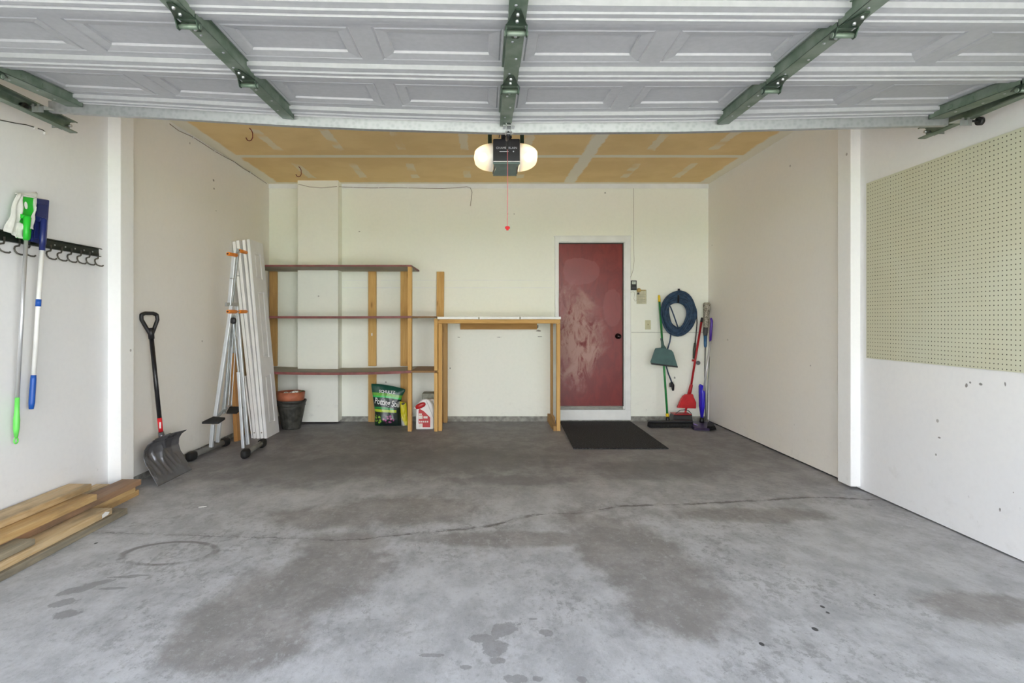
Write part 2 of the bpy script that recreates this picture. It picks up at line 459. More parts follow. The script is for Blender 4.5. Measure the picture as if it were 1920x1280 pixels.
def ceiling_material():
    M = Mat('bare_drywall_ceiling', .85, 0, .2, 'World')
    x, y = M.x, M.y
    n = M.noise(2.2, 4); w = (M.noise(7, 4, .6) - .5)
    c = M.mix(n.step(.35, .65), (.80, .58, .28), (.86, .64, .325))
    mud = (.86, .84, .73)
    w1 = w*.07
    j = ((y - 6.02 + w*.03).abs()).step(.055, .04)
    j = j.max(((x - 1.04 + (y - 6.2)*.02 + w1).abs()).step(.075, .055))
    j = j.max((x + w1).step(-2.50, -2.53)).max((x + w1).step(2.60, 2.63)).max((y + w1).step(7.13, 7.16))
    j = j.max((y - 4.8).abs().step(.06, .04))
    # screw-line strokes over each joist, 0.6 m apart
    fx = ((x + 2.03)/.61 + .5).fr() - .5
    lane = (fx.abs()*.61 + w*.06 + M.noise(23, 4, .7)*.035 - .017).step(.048, .036)
    fy = (((y - 5.48 + w*.2)/1.13 + .5).fr() - .5).abs()*1.13
    seg = fy.step(.33, .27)
    part = lane*seg*M.noise(1.6, 2, off=4).step(.40, .50)
    c = M.mix((j*.85), c, mud)
    c = M.mix(part*.55*(1 - j), c, mud)
    M.col(c); M.bump(j + part, .2, .003); return M.m
b = MB().box((XL-.14, YF, ZC), (2.9, YB+.14, ZC+.1)); struct('ceiling', b, ceiling_material())

# ------------------------------------------------------------------ entry door in the back wall
def red_door_material():
    M = Mat('worn_red_paint', .38, 0, .5)
    n = M.noise(2.2, 5, .6, 1, 1, .8, dist=.6); m = M.noise(6, 5, .65, 1.6, 1, .7, off=2, dist=1.0)
    c = M.mix(m.step(.35, .65), (.175, .013, .013), (.225, .020, .018))
    # chalky rubbed area on the hinge side, at middle height
    u = (M.x + .22)/.40; v = (M.z - 1.00)/.55
    z = ((u*u + v*v).sqrt() + (n - .5)*2.3).step(1.15, .45)
    c = M.mix(z*(m.step(.34, .54))*.85, c, (.47, .30, .26))
    u = (M.x + .12)/.24; v = (M.z - 1.85)/.17
    z2 = ((u*u + v*v).sqrt() + (n - .5)*1.1).step(1.02, .94)
    c = M.mix(z2*.38, c, (.34, .10, .10))
    u = (M.x - .27)/.12; v = (M.z - 1.40)/.25
    z3 = ((u*u + v*v).sqrt() + (n - .5)*.9).step(1.02, .94)
    c = M.mix(z3*.3, c, (.34, .10, .10))
    M.col(c); M.bump(M.noise(60, 3, .6, 1, 1, .2), .1, .001); M.rough(z*.2 + .33); return M.m
dx0, dx1 = .858, 1.784
d = bpy.data.objects.new('door_1', None); COL.objects.link(d); d.location = (1.30, YB, 0); OFF['door_1'] = Vector((1.30, YB, 0)); d['kind'] = 'structure'
d['label'] = 'worn red flush door in a white frame, one step up in the back wall'
obj('door_slab', MB().box((.905, YB-.010, .192), (1.690, YB+.03, 2.188)), red_door_material(), d, bevel=.002)
c = MB()
c.box((dx0, YB-.035, .13), (.905, YB, 2.268)).box((1.715, YB-.035, .13), (dx1, YB, 2.268)).box((.905, YB-.035, 2.205), (1.715, YB, 2.268))
c.box((1.690, YB-.022, .15), (1.715, YB, 2.205)).box((.893, YB-.022, 2.188), (1.715, YB, 2.205)).box((dx0-.012, YB-.04, 2.262), (dx1+.01, YB, 2.276))
obj('door_frame', c, TRIMW, d, bevel=.003)
obj('weather_strip', MB().box((1.688, YB-.026, .19), (1.700, YB-.015, 2.19)).box((.905, YB-.024, 2.178), (1.69, YB-.012, 2.190)), plain('dark_seal', (.05, .05, .045), .8), d)
obj('threshold', MB().box((.905, YB-.05, .150), (1.69, YB, .172)).box((.905, YB-.035, .172), (1.69, YB, .190)), plain('dull_threshold', (.33, .33, .30), .5, .4), d, bevel=.003)
obj('sill_board', MB().box((dx0, YB-.04, .022), (dx1, YB, .148)), TRIMW, d, bevel=.002)
RX = Matrix.Rotation(math.pi/2, 3, 'X')
kp = at(1158, 630, YB)
obj('door_knob', MB().lathe([(.0, .0), (.034, .0), (.034, .006), (.013, .010), (.012, .030), (.026, .036), (.032, .050), (.026, .064), (.0, .068)], (kp.x, YB-.012, kp.z), 32, RX), plain('dark_bronze', (.035, .022, .022), .22, .8), d, label='dark bronze round door knob')

# ------------------------------------------------------------------ overhead garage door
from bisect import bisect
KX = [-2.6, -2.19, -1.66, -1.05, -.6, .115, 1.05, 1.67, 2.44, 2.7]
S3 = [.130, .105, .076, .040, .020, .000, .006, .022, .040, .046]
S2 = [.080, .066, .048, .027, .014, .000, .000, .002, .004, .005]
S1 = [.075, .060, .044, .024, .012, .000, -.006, -.009, -.012, -.013]
def lerp_table(T, x):
    x = max(KX[0], min(KX[-1], x)); i = min(len(KX) - 2, max(0, bisect(KX, x) - 1)); t = (x - KX[i])/(KX[i+1] - KX[i])
    return T[i]*(1 - t) + T[i+1]*t
def sag(x, y):
    a, b_, c_ = lerp_table(S3, x), lerp_table(S2, x), lerp_table(S1, x)
    if y > 2.55: t = min(1.2, (y - 2.55)/.57); return b_*(1 - t) + a*t
    t = min(1.3, (2.55 - y)/.5); return b_*(1 - t) + c_*t
def sagged(mb):
    for v in mb.v: v.z += sag(v.x, v.y)
    return mb
DX0, DX1, ZS = -2.25, 2.47, 2.305
SE = [.985, 1.517, 2.049, 2.572, 3.112]
PIT, PW, PX0 = .573, .490, .11 - 4*.573 + .0415
gd = thing('garage_door', 'white panelled steel garage door raised overhead, seen from beneath with green steel stiles', 'garage door', (.11, 2.05, 2.26))
def xs_between(a, b, n=16): return [a + (b - a)*i/n for i in range(n + 1)]
def strip(mb, prof, x0, x1, n=20):
    "extrude a (y,z) profile along X"
    X = xs_between(x0, x1, n); m = len(prof); base = len(mb.v)
    for x in X:
        for (y, z) in prof: mb.v.append(Vector((x, y, z)))
    for i in range(n):
        for k in range(m - 1):
            a = base + i*m + k; mb.f.append([a, a+1, a+1+m, a+m]); mb.sm.append(False)
for si in range(4):
    Ya, Yb = SE[si], SE[si+1]
    s_ = MB()
    strip(s_, [(Ya+.003, ZS+.02), (Ya+.003, ZS-.027), (Ya+.028, ZS-.027), (Ya+.030, ZS-.020), (Ya+.062, ZS-.020), (Ya+.066, ZS), (Ya+.125, ZS)], DX0, DX1, 40)
    strip(s_, [(Yb-.125, ZS), (Yb-.082, ZS), (Yb-.080, ZS-.019), (Yb-.045, ZS-.021), (Yb-.040, ZS-.027), (Yb-.018, ZS-.027), (Yb-.015, ZS-.022), (Yb-.006, ZS-.022), (Yb-.003, ZS-.030), (Yb-.003, ZS+.02)], DX0, DX1, 40)
    xx = [DX0]
    for p in range(8): xx += [PX0 + p*PIT, PX0 + p*PIT + PW]
    xx.append(DX1)
    for k in range(0, 18, 2): strip(s_, [(Ya+.125, ZS), (Yb-.125, ZS)], xx[k], xx[k+1], 2)
    strip(s_, [(Ya+.003, ZS+.022), (Yb-.003, ZS+.022)], DX0, DX1, 40)
    sec = obj('door_section', sagged(s_), STEELW, gd, label='horizontal white section with stepped rails')
    for p in range(8):
        x0, x1 = PX0 + p*PIT, PX0 + p*PIT + PW; y0, y1 = Ya+.125, Yb-.125
        rings = []
        for dd, zz in ((0, 0), (.006, .004), (.012, .000), (.050, .006), (.054, .015)):
            rings.append([(x0+dd, y0+dd, ZS+zz), (x1-dd, y0+dd, ZS+zz), (x1-dd, y1-dd, ZS+zz), (x0+dd, y1-dd, ZS+zz)])
        pm = MB(); vs = [v for r in rings for v in r]; fs = []
        for r in range(len(rings) - 1):
            for k in range(4): fs.append([r*4+k, r*4+(k+1) % 4, r*4+4+(k+1) % 4, r*4+4+k])
        fs.append([16, 17, 18, 19]); pm.add(vs, fs)
        obj('panel', sagged(pm), STEELW, sec)
STX = [.11 - 2*1.146 + .02, .11 - 1.146, .11, .11 + 1.146, .11 + 2*1.146 - .02]
for si in range(4):
    Ya, Yb = SE[si], SE[si+1]
    for k, X in enumerate(STX):
        wd = .030 if k in (1, 2, 3) else .042
        st = MB(); z0, z1 = ZS-.048, ZS-.001
        y0, y1 = Ya+.004, Yb-.004
        st.box((X-wd, y0, z0), (X+wd, y1, z0+.002)).box((X-wd, y0, z0), (X-wd+.002, y1, z1)).box((X+wd-.002, y0, z0), (X+wd, y1, z1)).box((X-wd, y1-.002, z0), (X+wd, y1, z1))
        st.box((X-wd-.008, y0, z1-.002), (X-wd, y1, z1)).box((X+wd, y0, z1-.002), (X+wd+.008, y1, z1))
        if k in (0, 4):
            s0 = -1 if k == 4 else 1
            for q in range(3): st.box((X+s0*wd, Ya+.12+q*.13, z0+.012), (X+s0*(wd+.004), Ya+.15+q*.13, z0+.030))
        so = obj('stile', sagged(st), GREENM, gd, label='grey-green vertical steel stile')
        for q in range(3):
            yy = Ya + .12 + q*.14
            obj('rivet', sagged(MB().lathe([(0, -.004), (.004, -.003), (.006, 0)], (X + (.012 if q % 2 else -.008), yy, z0), 10)), CHROME, so)
def hinge(X, Y, wd):
    z0 = ZS - .050
    h = MB()
    h.prism([(-wd, -.012), (wd, -.012), (wd*.25, -.115), (-wd*.25, -.115)], (X, Y, z0), (1,0,0), (0,1,0), (0,0,-.004))
    h.prism([(-wd, .02), (wd, .02), (wd*.3, .085), (-wd*.3, .085)], (X, Y, z0), (1,0,0), (0,1,0), (0,0,-.003))
    for sx in (-1, 1):
        h.prism([(-.012, 0), (.026, 0), (.030, -.020), (.020, -.030), (.006, -.028), (-.012, -.006)], (X + sx*wd - .002, Y, z0), (0,1,0), (0,0,1), (.004, 0, 0))
    ho = obj('hinge', sagged(h), DKGREEN, gd, label='dark green hinge with rolled pin')
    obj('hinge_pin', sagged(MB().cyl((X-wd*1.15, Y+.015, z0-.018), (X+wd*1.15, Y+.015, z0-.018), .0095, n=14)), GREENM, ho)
    for yy in (-.045, -.088, .06):
        obj('bolt', sagged(MB().lathe([(0, -.008), (.005, -.008), (.0065, -.004), (.007, 0)], (X, Y+yy, z0-.003), 12)), CHROME, ho)
for Yj in SE[1:4]:
    for k, X in enumerate(STX): hinge(X, Yj, .036 if k in (1, 2, 3) else .042)
# long galvanised strut on the inner edge
sm = MB(); X = xs_between(-2.31, 2.455, 48)
prof = [(3.118, 2.284), (3.122, 2.228), (3.150, 2.226), (3.150, 2.285)]
for x in X:
    for (y, z) in prof: sm.v.append(Vector((x, y, z)))
for i in range(48):
    for k in range(3):
        a = i*4 + k; sm.f.append([a, a+1, a+5, a+4]); sm.sm.append(False)
obj('strut', sagged(sm), GALV, gd, solid=.002, label='long galvanised strut along the deep edge of the door')
cb = MB(); cxb = .125
cb.box((cxb-.03, 3.06, 2.245), (cxb+.03, 3.12, 2.25)).box((cxb-.016, 3.06, 2.215), (cxb-.011, 3.13, 2.262)).box((cxb+.011, 3.06, 2.215), (cxb+.016, 3.13, 2.262))
cb.cyl((cxb-.02, 3.115, 2.222), (cxb+.026, 3.115, 2.222), .005, n=12)
obj('operator_bracket', cb, CHROME, gd, label='bright bracket at the middle of the strut')
for k, (X, s) in enumerate(((-2.30, -1), (2.475, 1))):
    tb = MB(); zz = 2.275
    tb.box((X-.035, 3.03, zz-.045), (X+.035, 3.10, zz-.040)).box((X-.03, 3.03, zz-.075), (X+.03, 3.034, zz-.04))
    for q in (-.02, .008): tb.box((X+q-.004, 3.022, zz-.072), (X+q+.004, 3.03, zz-.035))
    ro = obj('roller_bracket', sagged(tb), CHROME, gd, label='bright roller bracket at the corner of the door')
    obj('roller', sagged(MB().cyl((X + s*.03, 3.06, zz-.045), (X + s*.095, 3.06, zz-.045), .006, n=10).cyl((X + s*.085, 3.06, zz-.045), (X + s*.105, 3.06, zz-.045), .022, n=20)), BLACKP, ro)

def track(X, s, z, lab):
    t = thing('door_track', lab, 'door track', (X, 3.42, z), 'overhead door tracks')
    # C-shaped channel, open towards the door
    p = [(-.022*s, -.026), (-.022*s, -.032), (.020*s, -.032), (.026*s, -.026), (.026*s, .026), (.020*s, .032), (-.022*s, .032), (-.022*s, .026), (-.020*s, .026), (-.020*s, .030), (.019*s, .030), (.024*s, .024), (.024*s, -.024), (.019*s, -.030), (-.020*s, -.030), (-.020*s, -.026)]
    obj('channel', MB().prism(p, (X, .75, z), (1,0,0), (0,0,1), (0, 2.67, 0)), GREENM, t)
    a = MB(); y0 = 3.33
    a.box((X+s*.028, y0, z-.03), (X+s*.031, y0+.035, ZC-.001)).box((X+s*.031, y0, z-.03), (X+s*.062, y0+.003, ZC-.001))
    obj('hanger_angle', a, GREYST, t, label='punched steel hanger angle')
    a = MB(); a.box((X+s*.028, 1.7, z-.03), (X+s*.031, 1.735, ZC-.001)).box((X+s*.031, 1.7, z-.03), (X+s*.062, 1.703, ZC-.001)); obj('hanger_angle', a, GREYST, t)
    obj('angle_rail', MB().box((X+s*.032, .75, z+.034), (X+s*.036, 3.30, z+.060)).box((X+s*.0, .75, z+.033), (X+s*.036, 3.30, z+.0355)), DKGREEN, t)
    obj('bolt', MB().cyl((X-s*.012, 3.385, z), (X+s*.022, 3.385, z), .008, n=10), CHROME, t)
track(-2.385, -1, 2.352, 'green-grey garage door track along the wall with the hanging mops')
track(2.535, 1, 2.318, 'green-grey garage door track above the pegboard')

# ------------------------------------------------------------------ opener
op = thing('garage_door_opener', 'black ceiling-hung garage door opener with two glowing light lenses', 'door opener', (.125, 3.7, 2.19))
OY = 3.56; ox0, ox1 = at(924.5, 0, OY).x, at(975, 0, OY).x; oz0, oz1 = at(0, 304, OY).z, at(0, 260, OY).z
oc = (ox0 + ox1)/2
obj('housing', MB().box((ox0, OY, oz0), (ox1, OY+.30, oz1)), plain('black_housing', (.016, .017, .022), .4), op, bevel=.006)
obj('base_plate', MB().prism([(ox0-.0, 0), (ox1+.0, 0), (ox1-.006, .05), (ox1-.020, .09), (ox1-.004, .30), (ox0+.004, .30), (ox0+.020, .09), (ox0+.006, .05)], (0, OY+.004, oz0-.008), (1,0,0), (0,1,0), (0,0,.008)), plain('grey_green_base', (.10, .15, .135), .5), op)
obj('pale_line', MB().box((ox0+.002, OY-.003, oz0+.002), (ox1-.002, OY, oz0+.006)), WHITEP, op)
LM = bpy.data.materials.new('frosted_lens'); LM.use_nodes = True; _t = LM.node_tree; _b = _t.nodes['Principled BSDF']
_b.inputs['Base Color'].default_value = (.70, .69, .66, 1); _b.inputs['Roughness'].default_value = .35
_tc = _t.nodes.new('ShaderNodeTexCoord'); _s = _t.nodes.new('ShaderNodeSeparateXYZ'); _t.links.new(_tc.outputs['Object'], _s.inputs[0])
_g = E(_t, _s.outputs[0]).abs().step(.080, .135)     # the glow of the bulb in the outer half of the lens
_t.links.new((_g*.50).k, _b.inputs['Emission Strength']); _b.inputs['Emission Color'].default_value = (1.0, .66, .28, 1)
_tr = _t.nodes.new('ShaderNodeBsdfTransparent'); _mx = _t.nodes.new('ShaderNodeMixShader'); _t.links.new((_g*.12 + .05).k, _mx.inputs[0])
_t.links.new(_b.outputs[0], _mx.inputs[1]); _t.links.new(_tr.outputs[0], _mx.inputs[2]); _t.links.new(_mx.outputs[0], _t.nodes['Material Output'].inputs[0])
BM = bpy.data.materials.new('lit_bulb'); BM.use_nodes = True; _b = BM.node_tree.nodes['Principled BSDF']
_b.inputs['Emission Color'].default_value = (1.0, .80, .55, 1); _b.inputs['Emission Strength'].default_value = BULB
for s, xe in ((-1, ox0), (1, ox1)):
    L = MB()
    def lens(u, v, s=s, xe=xe):
        # u round the section in Y-Z, v from the housing outwards
        a = 2*math.pi*u; sg = lambda q, e: math.copysign(abs(q)**e, q)
        r = math.sqrt(max(0, 1 - v*v)) if v < 1 else 0
        yy = OY + .145 + .135*sg(math.cos(a), .75)*(.35 + .65*r if v < 1 else .0)
        zc = (oz0 + oz1)/2 - .004; hz = (oz1 - oz0)/2 + .004
        zz = zc + hz*sg(math.sin(a), .75)*(.12 + .88*r if v < 1 else .0)
        return (xe + s*.118*v, yy, zz)
    L.grid(lens, 36, 18)
    lo_ = obj('light_lens', L, LM, op, label='glowing frosted light lens')
    obj('bulb', MB().ball((xe + s*.062, OY + .15, (oz0 + oz1)/2), .026, .030, .026), BM, lo_)
    hs = MB(); hs.box((oc + s*.10 - .012, OY+.10, oz1), (oc + s*.10 + .012, OY+.104, ZC)); hs.box((oc + s*.10 - .002, OY+.10, oz1), (oc + s*.10 + .002, OY+.125, ZC))
    obj('hanging_strap', hs, DKGREEN, op, label='steel hanging strap')
obj('rail', MB().box((oc-.016, .6, 2.405), (oc+.016, OY+.16, 2.432)), GREYST, op, label='long drive rail above the raised door')
obj('rail_post', MB().box((oc-.03, OY+.02, oz1-.002), (oc+.03, OY+.14, 2.405)), BLACKP, op)
tr = MB().box((oc-.028, 3.30, 2.355), (oc+.028, 3.42, 2.408)); obj('trolley', tr, BLACKP, op)
obj('arm', MB().tube([(cxb, 3.115, 2.222), (cxb-.002, 3.16, 2.214), (cxb-.004, 3.25, 2.235), (oc-.004, 3.31, 2.29), (oc-.003, 3.35, 2.365)], .008, 8, flat=1.8), BLACKP, op, label='black curved door arm')
obj('release_lever', MB().box((oc-.010, 3.345, 2.205), (oc+.004, 3.36, 2.36)), BLACKP, op)
for q in (-.045, -.028, .030): 
    obj('wire', MB().tube([(oc+q*.6, 3.50, oz1+.06), (oc+q, OY-.002, oz1+.005)], .003, 6), BLACKP, op)
TXT = plain('pale_lettering', (.55, .57, .62), .5)
obj('lettering', text_mb('CHAMBERLAIN', .0175, lambda a, b_: (oc + a*1.08, OY-.0015, at(0, 277.5, OY).z + b_)), TXT, op)
obj('small_badge', MB().box((oc-.042, OY-.002, at(0, 284.6, OY).z), (oc+.012, OY, at(0, 283.4, OY).z)).lathe([(0, 0), (.004, 0), (.004, .001)], (oc+.042, OY-.001, at(0, 284, OY).z), 16, RX), TXT, op)
rc = thing('release_cord', 'thin red pull cord with a red knob hanging from the door opener', 'pull cord', at(951, 427, 3.352))
cx_ = at(951.5, 0, 3.352).x
obj('cord', MB().tube([(cx_, 3.352, 2.215), (cx_+.001, 3.352, 2.0), (cx_-.001, 3.352, at(0, 424, 3.352).z)], .0022, 6), plain('faded_red_cord', (.50, .12, .14), .8), rc)
kz = at(0, 427, 3.352).z
obj('knob', MB().lathe([(0, -.014), (.006, -.014), (.008, -.006), (.014, -.004), (.014, .006), (.006, .009), (0, .009)], (cx_, 3.352, kz), 20), RED, rc)

# ------------------------------------------------------------------ pegboard
def peg_material():
    M = Mat('pegboard', .6, 0, .3, 'World')
    P = .0259; y0, z0 = 4.187, .978
    fy = ((M.y - y0)/P + .5).fr() - .5; fz = ((M.z - z0)/P + .5).fr() - .5
    d = (fy*fy + fz*fz).sqrt()*P
    hole = d.step(.0036, .0028)
    n = M.noise(1.6, 3)
    c = M.mix(n.step(.35, .65), (.58, .575, .43), (.60, .61, .475))
    c = M.mix(hole, c, (.035, .03, .02)); M.col(c); M.bump(hole*-1.0, .6, .004); return M.m
b = MB().box((2.722, 1.72, .968), (2.7385, 4.205, 2.212))
tag(obj('pegboard', b, peg_material(), bevel=.001), 'large pale green perforated pegboard fixed to the wall', 'pegboard')

# ------------------------------------------------------------------ shelving unit
PINE = wood('pine_upright', (.68, .43, .15), (.53, .29, .08), 'z')
PINE2 = wood('pine_upright_dull', (.60, .37, .14), (.46, .26, .09), 'z', grime=.15)
PINEX = wood('pine_rail', (.66, .41, .14), (.50, .27, .07), 'x')
PINEY = wood('pine_crosspiece', (.55, .31, .09), (.42, .21, .05), 'y', grime=.35)
SHELF = Mat('worn_shelf_board', .7); _n = SHELF.noise(3, 5, .65, .4, 1, 1)
SHELF.col(SHELF.mix(_n.step(.35, .7), (.30, .27, .20), (.40, .36, .29))); SHELF = SHELF.m
REDEDGE = plain('red_brown_edge_paint', (.21, .055, .05), .5, var=.2)
su = thing('shelving_unit', 'home-built shelving unit with three red-edged shelves on pine uprights', 'shelves', (-1.7, 6.9, 0))
YS = 6.565
def shelf(z, th, xr, xrb, sg):
    b_ = MB(); n = 24; rows = []
    def prof(x): return z - sg*(1 - ((x + 1.75)/.95)**2) if abs(x + 1.75) < .95 else z
    X = [-2.635] + [-2.24] + xs_between(-2.24, -1.755, 8)[1:] + xs_between(-1.755, xr, 12)[1:]
    def yb(x, side): return 7.046 if (-2.24 < x < -1.755 or (x == -2.24 and side > 0) or (x == -1.755 and side < 0)) else 7.235
    for i in range(len(X) - 1):
        xa, xb = X[i], X[i+1]; ya, yb_ = yb(xa, 1), yb(xb, -1)
        if xa >= -1.755: ya = yb_ = 7.235
        za, zb = prof(xa), prof(xb)
        b_.hexa([(xa, YS, za-th), (xb, YS, zb-th), (xb, yb_, zb-th), (xa, ya, za-th), (xa, YS, za), (xb, YS, zb), (xb, yb_, zb), (xa, ya, za)])
    s = obj('shelf', b_, SHELF, su, label='worn grey-brown shelf board')
    e = MB()
    for i in range(len(X) - 1):
        xa, xb = X[i], X[i+1]; za, zb = prof(xa), prof(xb)
        e.hexa([(xa, YS-.004, za-th-.001), (xb, YS-.004, zb-th-.001), (xb, YS, zb-th-.001), (xa, YS, za-th-.001), (xa, YS-.004, za+.001), (xb, YS-.004, zb+.001), (xb, YS, zb+.001), (xa, YS, za+.001)])
    if xrb: e.hexa([(xr, YS-.004, z-th), (xr+.004, YS-.004, z-th), (xrb, 7.235, z-th), (xr, 7.235, z-th), (xr, YS-.004, z), (xr+.004, YS-.004, z), (xrb, 7.235, z), (xr, 7.235, z)])
    obj('edge_band', e, REDEDGE, s, label='dark red painted front edge')
shelf(1.856, .017, -.822, -.803, .0)
shelf(1.288, .022, -.822, None, .004)
shelf(.680, .026, -.822, None, .022)
# narrower unpainted continuations to the right
for z, th in ((1.285, .016), (.678, .022)):
    obj('shelf', MB().box((-.822, YS+.005, z-th), (-.553, 7.235, z)), wood('brown_shelf_end', (.30, .17, .07), (.20, .10, .04), 'x', knots=False), su, bevel=.002, label='unpainted brown end of the shelf')
def post(x0, x1, y0, y1, z0, z1, m=PINE, name='upright', lean=0, par=su):
    p = MB().box((x0, y0, z0), (x1, y1, z1))
    for v in p.v: v.x += lean*(v.z - z0)/(z1 - z0)
    obj(name, p, m, par, bevel=.003)
def segs(x0, x1, y0, y1, m, tops=((0, .632), (.682, 1.264), (1.290, 1.838))):
    for a, b_ in tops: post(x0, x1, y0, y1, a, b_, m)
segs(-2.632, -2.54, 7.197, 7.236, PINE2)
segs(-1.424, -1.328, 7.197, 7.236, PINE, ((0, .628), (.682, 1.264), (1.290, 1.838)))
segs(-1.030, -.935, 7.197, 7.236, PINE)
segs(-.860, -.818, 6.572, 6.66, PINE, ((0, .652), (.682, 1.264), (1.290, 1.838)))
segs(-.565, -.527, 6.572, 6.66, PINE, ((0, .654), (.680, 1.258)))
post(-.600, -.510, 7.197, 7.236, 0, 1.835, PINE, lean=.012)
obj('sticker', MB().box((-1.385, 7.195, 1.052), (-1.372, 7.197, 1.085)), WHITEP, su)

# ------------------------------------------------------------------ work bench
wb = thing('work_bench', 'narrow open pine workbench with white top boards beside the red door', 'workbench', (.16, 6.9, 0))
BY = 6.60
for a, b_ in ((-.532, -.073), (-.060, .388), (.401, .852)):
    obj('top_board', MB().box((a, BY-.006, 1.253), (b_, 7.236, 1.280)), plain('white_melamine', (.78, .80, .76), .4, var=.05), wb, bevel=.002, label='white top board')
obj('front_rail', MB().box((-.530, BY, 1.205), (.846, BY+.038, 1.2515)), PINEX, wb, bevel=.003)
obj('back_rail', MB().box((at(863, 0, 7.2).x, 7.197, 1.130), (at(1007, 0, 7.2).x, 7.236, 1.238)), wood('pine_back_rail', (.50, .28, .09), (.38, .19, .05), 'x'), wb, bevel=.003)
obj('side_rail', MB().box((.700, 6.70, 1.205), (.802, 7.16, 1.2425)), PINEY, wb, bevel=.003)
def leg(x0, x1, y0, y1, z0, z1, m=PINE): obj('leg', MB().box((x0, y0, z0), (x1, y1, z1)), m, wb, bevel=.003)
leg(-.522, -.480, BY+.006, BY+.09, 0, 1.203)
leg(-.505, -.455, 7.14, 7.236, 0, 1.25, PINE2)
leg(.806, .846, BY, BY+.088, .0, 1.203)
leg(.803, .852, 7.14, 7.236, 0, 1.25, PINE2)
obj('inner_panel', MB().box((.826, 6.72, .10), (.836, 7.13, 1.20)), plain('white_side_panel', (.80, .82, .80), .5, var=.05), wb, label='white panel between the legs')
obj('foot_board', MB().hexa([(.768, BY-.005, 0), (.803, BY-.005, 0), (.803, 7.236, 0), (.768, 7.236, 0), (.768, BY-.005, .058), (.803, BY-.005, .058), (.803, 7.236, .098), (.768, 7.236, .098)]), PINEY, wb, bevel=.003, label='wooden foot board lying on the floor')

# ------------------------------------------------------------------ door mat
MT = Mat('black_speckled_mat', .95); _v = MT.noise(95, 3, .8); MT.col(MT.mix(_v.step(.50, .66), (.008, .008, .009), (.10, .10, .105))); MT.bump(_v, .8, .004); MT = MT.m
b = MB().hexa([(.852, 5.665, 0), (1.768, 5.665, 0), (1.778, 7.195, 0), (.915, 7.195, 0), (.852, 5.665, .011), (1.768, 5.665, .011), (1.778, 7.195, .011), (.915, 7.195, .011)])
tag(obj('door_mat', b, MT, bevel=.004), 'rectangular black speckled mat on the floor in front of the red door', 'mat')

# ------------------------------------------------------------------ stored white door leaves
WD = plain('white_door_paint', (.90, .90, .90), .45, var=.03, scale=5)
WDF = plain('white_door_face', (.80, .81, .83), .5, var=.04, scale=5)
DT = .031
def bifold(i, xb, xt, y0, y1, L, lab, z_slot=0, paneled=False):
    # leaf leaning against the left wall; xb, xt = x of its outer face at bottom and top
    dxx = xt - xb; H = math.sqrt(L*L - dxx*dxx); up = Vector((dxx, 0, H)).normalized(); nrm = Vector((up.z, 0, -up.x))
    base = Vector((xb, 0, 0)) - nrm*DT; base.z = 0
    lift = DT*abs(nrm.z); base.z = lift if nrm.z < 0 else 0
    t = thing('bifold_leaf', lab, 'door leaf', (xb, (y0+y1)/2, 0), 'white door leaves leaning against the wall')
    m = MB().prism([(0, 0), (y1-y0, 0), (y1-y0, L), (0, L)], base + Vector((0, y0, 0)), (0,1,0), up, nrm*(DT*(.62 if paneled else 1)))
    if not paneled:
        obj('slab', m, WD, t, bevel=.002)
    else:
        obj('slab', m, WD, t)
        W = y1 - y0; mg = W*.27
        cells = [(.130, .405), (.545, 1.255), (1.440, 1.955)]   # heights from the top
        Z = sorted([(L - b_, L - a) for a, b_ in cells])
        o0 = base + Vector((0, y0, 0)) + nrm*(DT*.62)
        fr = MB(); th = nrm*(DT*.38)
        fr.prism([(0, 0), (mg, 0), (mg, L), (0, L)], o0, (0,1,0), up, th).prism([(W-mg, 0), (W, 0), (W, L), (W-mg, L)], o0, (0,1,0), up, th)
        zz = [0] + [q for c_ in Z for q in c_] + [L]
        for k in range(0, len(zz), 2): fr.prism([(mg, zz[k]), (W-mg, zz[k]), (W-mg, zz[k+1]), (mg, zz[k+1])], o0, (0,1,0), up, th)
        obj('frame', fr, WDF, t)
        for a, b_ in Z:
            p = MB(); vs = []
            for dd, hh in ((0, .001), (.010, .001), (.026, .0105), (.034, .0105)):
                for (u_, v_) in ((mg+dd, a+dd), (W-mg-dd, a+dd), (W-mg-dd, b_-dd), (mg+dd, b_-dd)): vs.append(o0 + Vector((0, 1, 0))*u_ + up*v_ + nrm*hh)
            fs = []
            for r in range(3):
                for k in range(4): fs.append([r*4+k, r*4+(k+1) % 4, r*4+4+(k+1) % 4, r*4+4+k])
            fs.append([12, 13, 14, 15]); p.add(vs, fs); obj('panel', p, WDF, t, label='raised panel')
        
    if i in (1, 3):
        c_ = base + Vector((0, y0, 0)) + up*.06 + nrm*DT*.5
        obj('pivot_socket', MB().cyl(c_ + Vector((0, -.003, 0)), c_ + Vector((0, .002, 0)), .007, n=12), plain('dull_brass', (.28, .24, .18), .5, .6), t)
    return t
Y0, Y1 = 6.18, 6.545
bifold(0, -2.282, -2.466, Y0, Y1, 2.095, 'white panelled bifold door leaf, outermost of the leaning stack, its three-panel face showing', paneled=True)
bifold(1, -2.320, -2.514, Y0, Y1, 2.090, 'white bifold door leaf edge-on, directly behind the outermost panelled leaf')
bifold(2, -2.357, -2.573, Y0-.01, Y1, 2.085, 'white bifold door leaf edge-on, third of the stack, a gap between it and the second')
bifold(3, -2.394, -2.615, Y0-.005, Y1, 2.075, 'white bifold door leaf edge-on, nearest the wall of the leaning stack')
t = MB().prism([(0, 0), (.30, 0), (.30, .66), (0, .66)], (-2.438, 6.20, .0), (0,1,0), Vector((-.085, 0, .655)).normalized(), (-.018, 0, -.002))
tag(obj('white_board', t, WD, bevel=.002), 'short narrow white board leaning between the exercise frame and the white door leaves', 'board')

